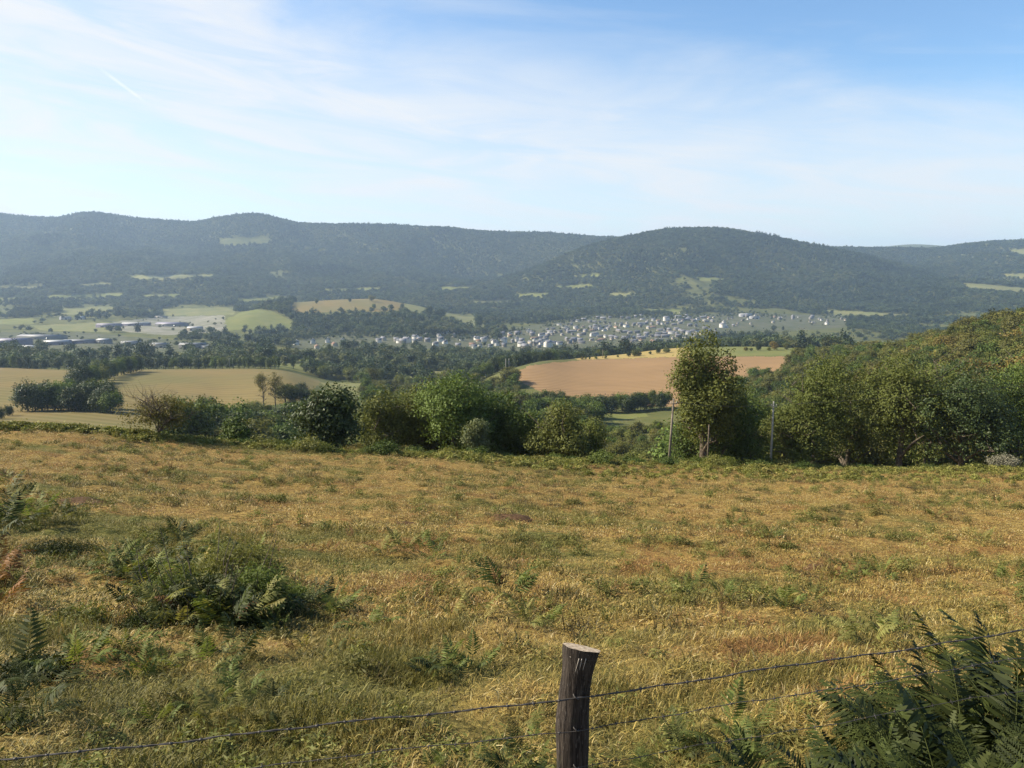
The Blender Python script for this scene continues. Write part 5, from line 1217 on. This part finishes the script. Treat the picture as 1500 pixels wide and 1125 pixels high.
def build_grass():
    rng = np.random.default_rng(31)
    bands = [(2.3, 8, 190, 0), (8, 20, 52, 1), (20, 45, 15, 2), (45, 92, 4.6, 3)]
    protos = []
    for b, (hgt, spread, wid, n) in enumerate(((.075, .19, .0048, 96), (.068, .28, .008, 84), (.060, .44, .014, 80), (.062, .7, .024, 80))):
        for q in range(4): protos.append(clump_mesh(200 + 10 * b + q, n, hgt, spread, wid, [.96, .9, .82, .6][q], M_GRASS))
    P = []; pick = []; sc = []
    for d0, d1, dens, b in bands:
        um = 0.9; n = int(dens * um * (d1 ** 2 - d0 ** 2)); D = np.sqrt(rng.random(n) * (d1 ** 2 - d0 ** 2) + d0 ** 2); u = rng.uniform(-um, um, n)
        X = u * D; ok = D < edge_d(np.clip(u, -.8, .8)) + 5; X, D = X[ok], D[ok]
        g = green_amount(X, D); lush = fbm(X / 1.1, D / 1.1, 3, 51)
        keep = rng.random(len(X)) < 0.25 + 0.75 * sstep(.38, .58, lush) ; X, D, g, lush = X[keep], D[keep], g[keep], lush[keep]
        P.append(np.stack([X, D, meadow_z(X, D)], 1)); m = len(X)
        tall = np.where(g > .45, .95, .72) * (0.55 + 1.15 * sstep(.42, .68, lush) ** 1.5) * (0.8 + .5 * rng.random(m))
        wd = 0.8 + .5 * rng.random(m); sc.append(np.stack([wd, wd, tall], 1)); pick.append(4 * b + np.where(g > .45, rng.integers(2, 4, m), rng.integers(0, 3, m)))
    P = np.concatenate(P); sc = np.concatenate(sc); pick = np.concatenate(pick); n = len(P)
    g = green_amount(P[:, 0], P[:, 1]); rust = sstep(.50, .67, fbm(P[:, 0] / 1.6, P[:, 1] / 1.6, 3, 52))
    tint = np.where(g > .3, g, -.3 * rust) + .16 * rng.normal(size=n)
    rot = np.stack([rng.normal(size=n) * .12, rng.normal(size=n) * .12, rng.uniform(0, 6.28, n)], 1)
    # dark rough tufts
    for q in range(4): protos.append(clump_mesh(260 + q, 70, .20, .20, .013, .35, M_GRASS))
    m = 13000; D = 5 + 78 * rng.random(m) ** 0.8; u = rng.uniform(-.85, .85, m); X = u * D; k = (fbm(X / 3.3, D / 3.3, 3, 58) > .50) & (D < edge_d(u)); X, D = X[k], D[k]; m = len(X)
    P = np.concatenate([P, np.stack([X, D, meadow_z(X, D) - .02], 1)]); w = rng.uniform(.35, 1.25, m) * (0.8 + D / 60); sc = np.concatenate([sc, np.stack([w, w, w * rng.uniform(.5, 1.0, m) * .8], 1)])
    pick = np.concatenate([pick, 16 + rng.integers(0, 4, m)]); tint = np.concatenate([tint, rng.choice([.5, .8, 1.4, 1.6, 1.7], m)]); rot = np.concatenate([rot, np.stack([np.zeros(m), np.zeros(m), rng.random(m) * 6.28], 1)])
    scatter('meadow_grass', P, rot, sc, pick, tint, protos, 'dry straw coloured grass with green patches covering the sloping meadow', 'grass'); print('grass', n)
    # bracken and rough herbs on the brow
    fm = foliage('brow_herb', (0.085, 0.10, 0.022), (0.25, 0.245, 0.062), (0.27, 0.23, 0.07), inst=True, objvar=.3)
    sh = []
    for i in range(4):
        V, F, T = crown_arrays(np.random.default_rng(95 + i), 0, .7, .5, 240, .17, 'round', 7, .5, .8); sh.append(mesh_of('brow_herb', V, F, [fm], T))
    # leafy herbs dotted through the meadow
    hm = foliage('meadow_herb', (0.055, 0.066, 0.016), (0.190, 0.195, 0.052), (0.20, 0.165, 0.055), inst=True, objvar=.35); hs = []
    for i in range(5):
        V, F, T = crown_arrays(np.random.default_rng(180 + i), 0, .26, .24, 240, .062, 'dome', 6, .6, 1.0, .27); hs.append(mesh_of('meadow_herb', V, F, [hm], T))
    n = 9000; D = 3.2 + 78 * rng.random(n) ** 1.25; u = rng.uniform(-.85, .85, n); X = u * D; de = edge_d(np.clip(u, -.8, .8))
    pr = sstep(.50, .64, fbm(X / 2.6, D / 2.2, 4, 77)) * .8 + .55 * sstep(-.12, -.4, u) * (1 - sstep(12, 19, D)) * (fbm(X / 1.1, D / 1.1, 3, 78) > .45) + .05
    k = (rng.random(n) < pr) & (D < de); X, D = X[k], D[k]; n = len(X); sz = rng.uniform(.35, 1.15, n) * np.clip(0.62 + D / 36, 0, 1.7)
    scatter('meadow_herbs', np.stack([X, D, meadow_z(X, D) - .02], 1), np.stack([np.zeros(n), np.zeros(n), rng.random(n) * 6.28], 1), np.stack([sz * 1.1, sz * 1.1, sz * rng.uniform(.5, 1.1, n)], 1), rng.integers(0, 5, n), rng.random(n), hs, 'small leafy green herbs dotted through the dry meadow grass', 'herbs'); print('herbs', n)
    n = 4600; px = rng.uniform(-40, 1540, n); u = ucol(px, 660); de = edge_d(u); off = np.where(rng.random(n) < .55, rng.normal(size=n) * 1.2 + 1.0, -rng.random(n) ** 2.2 * 22 * sstep(500, 1000, px))
    D = de + off; X = u * D; k = (fbm(X / 4, D / 3, 3, 97) > .36); X, D = X[k], D[k]; n = len(X)
    s = rng.uniform(.35, 1.05, n) * (0.75 + .6 * vnoise(X / 5, D / 5, 6))
    scatter('brow_bracken', np.stack([X, D, ground_z(X, D) - .05], 1), np.stack([np.zeros(n), np.zeros(n), rng.random(n) * 6.28], 1), np.stack([s, s, s * .8], 1), rng.integers(0, 4, n), rng.random(n), sh, 'bright green bracken and rough herbs fringing the meadow brow', 'bracken')
build_grass()

# ------------------------------------------------------------------ the air between here and the hills
def build_haze():
    z0, z1 = float(min(ZG.min(), -75)) - 1.0, float(ZG.max()) + 30.0
    mb = MB(); mb.box((0, 6600, 0.5 * (z0 + z1)), (27000, 13600, z1 - z0))
    m, t, out = new_mat('haze')
    v = t.new('ShaderNodeVolumePrincipled'); v.inputs['Color'].default_value = (0.53, 0.72, 1.0, 1); v.inputs['Density'].default_value = HAZE_DENSITY; v.inputs['Anisotropy'].default_value = 0.25
    t.l.new(v.outputs[0], out.inputs['Volume'])
    o = link('haze', mb.mesh('haze', [m])); tag(o, 'thin blue summer haze filling the valley air', 'haze', kind='stuff')
build_haze()
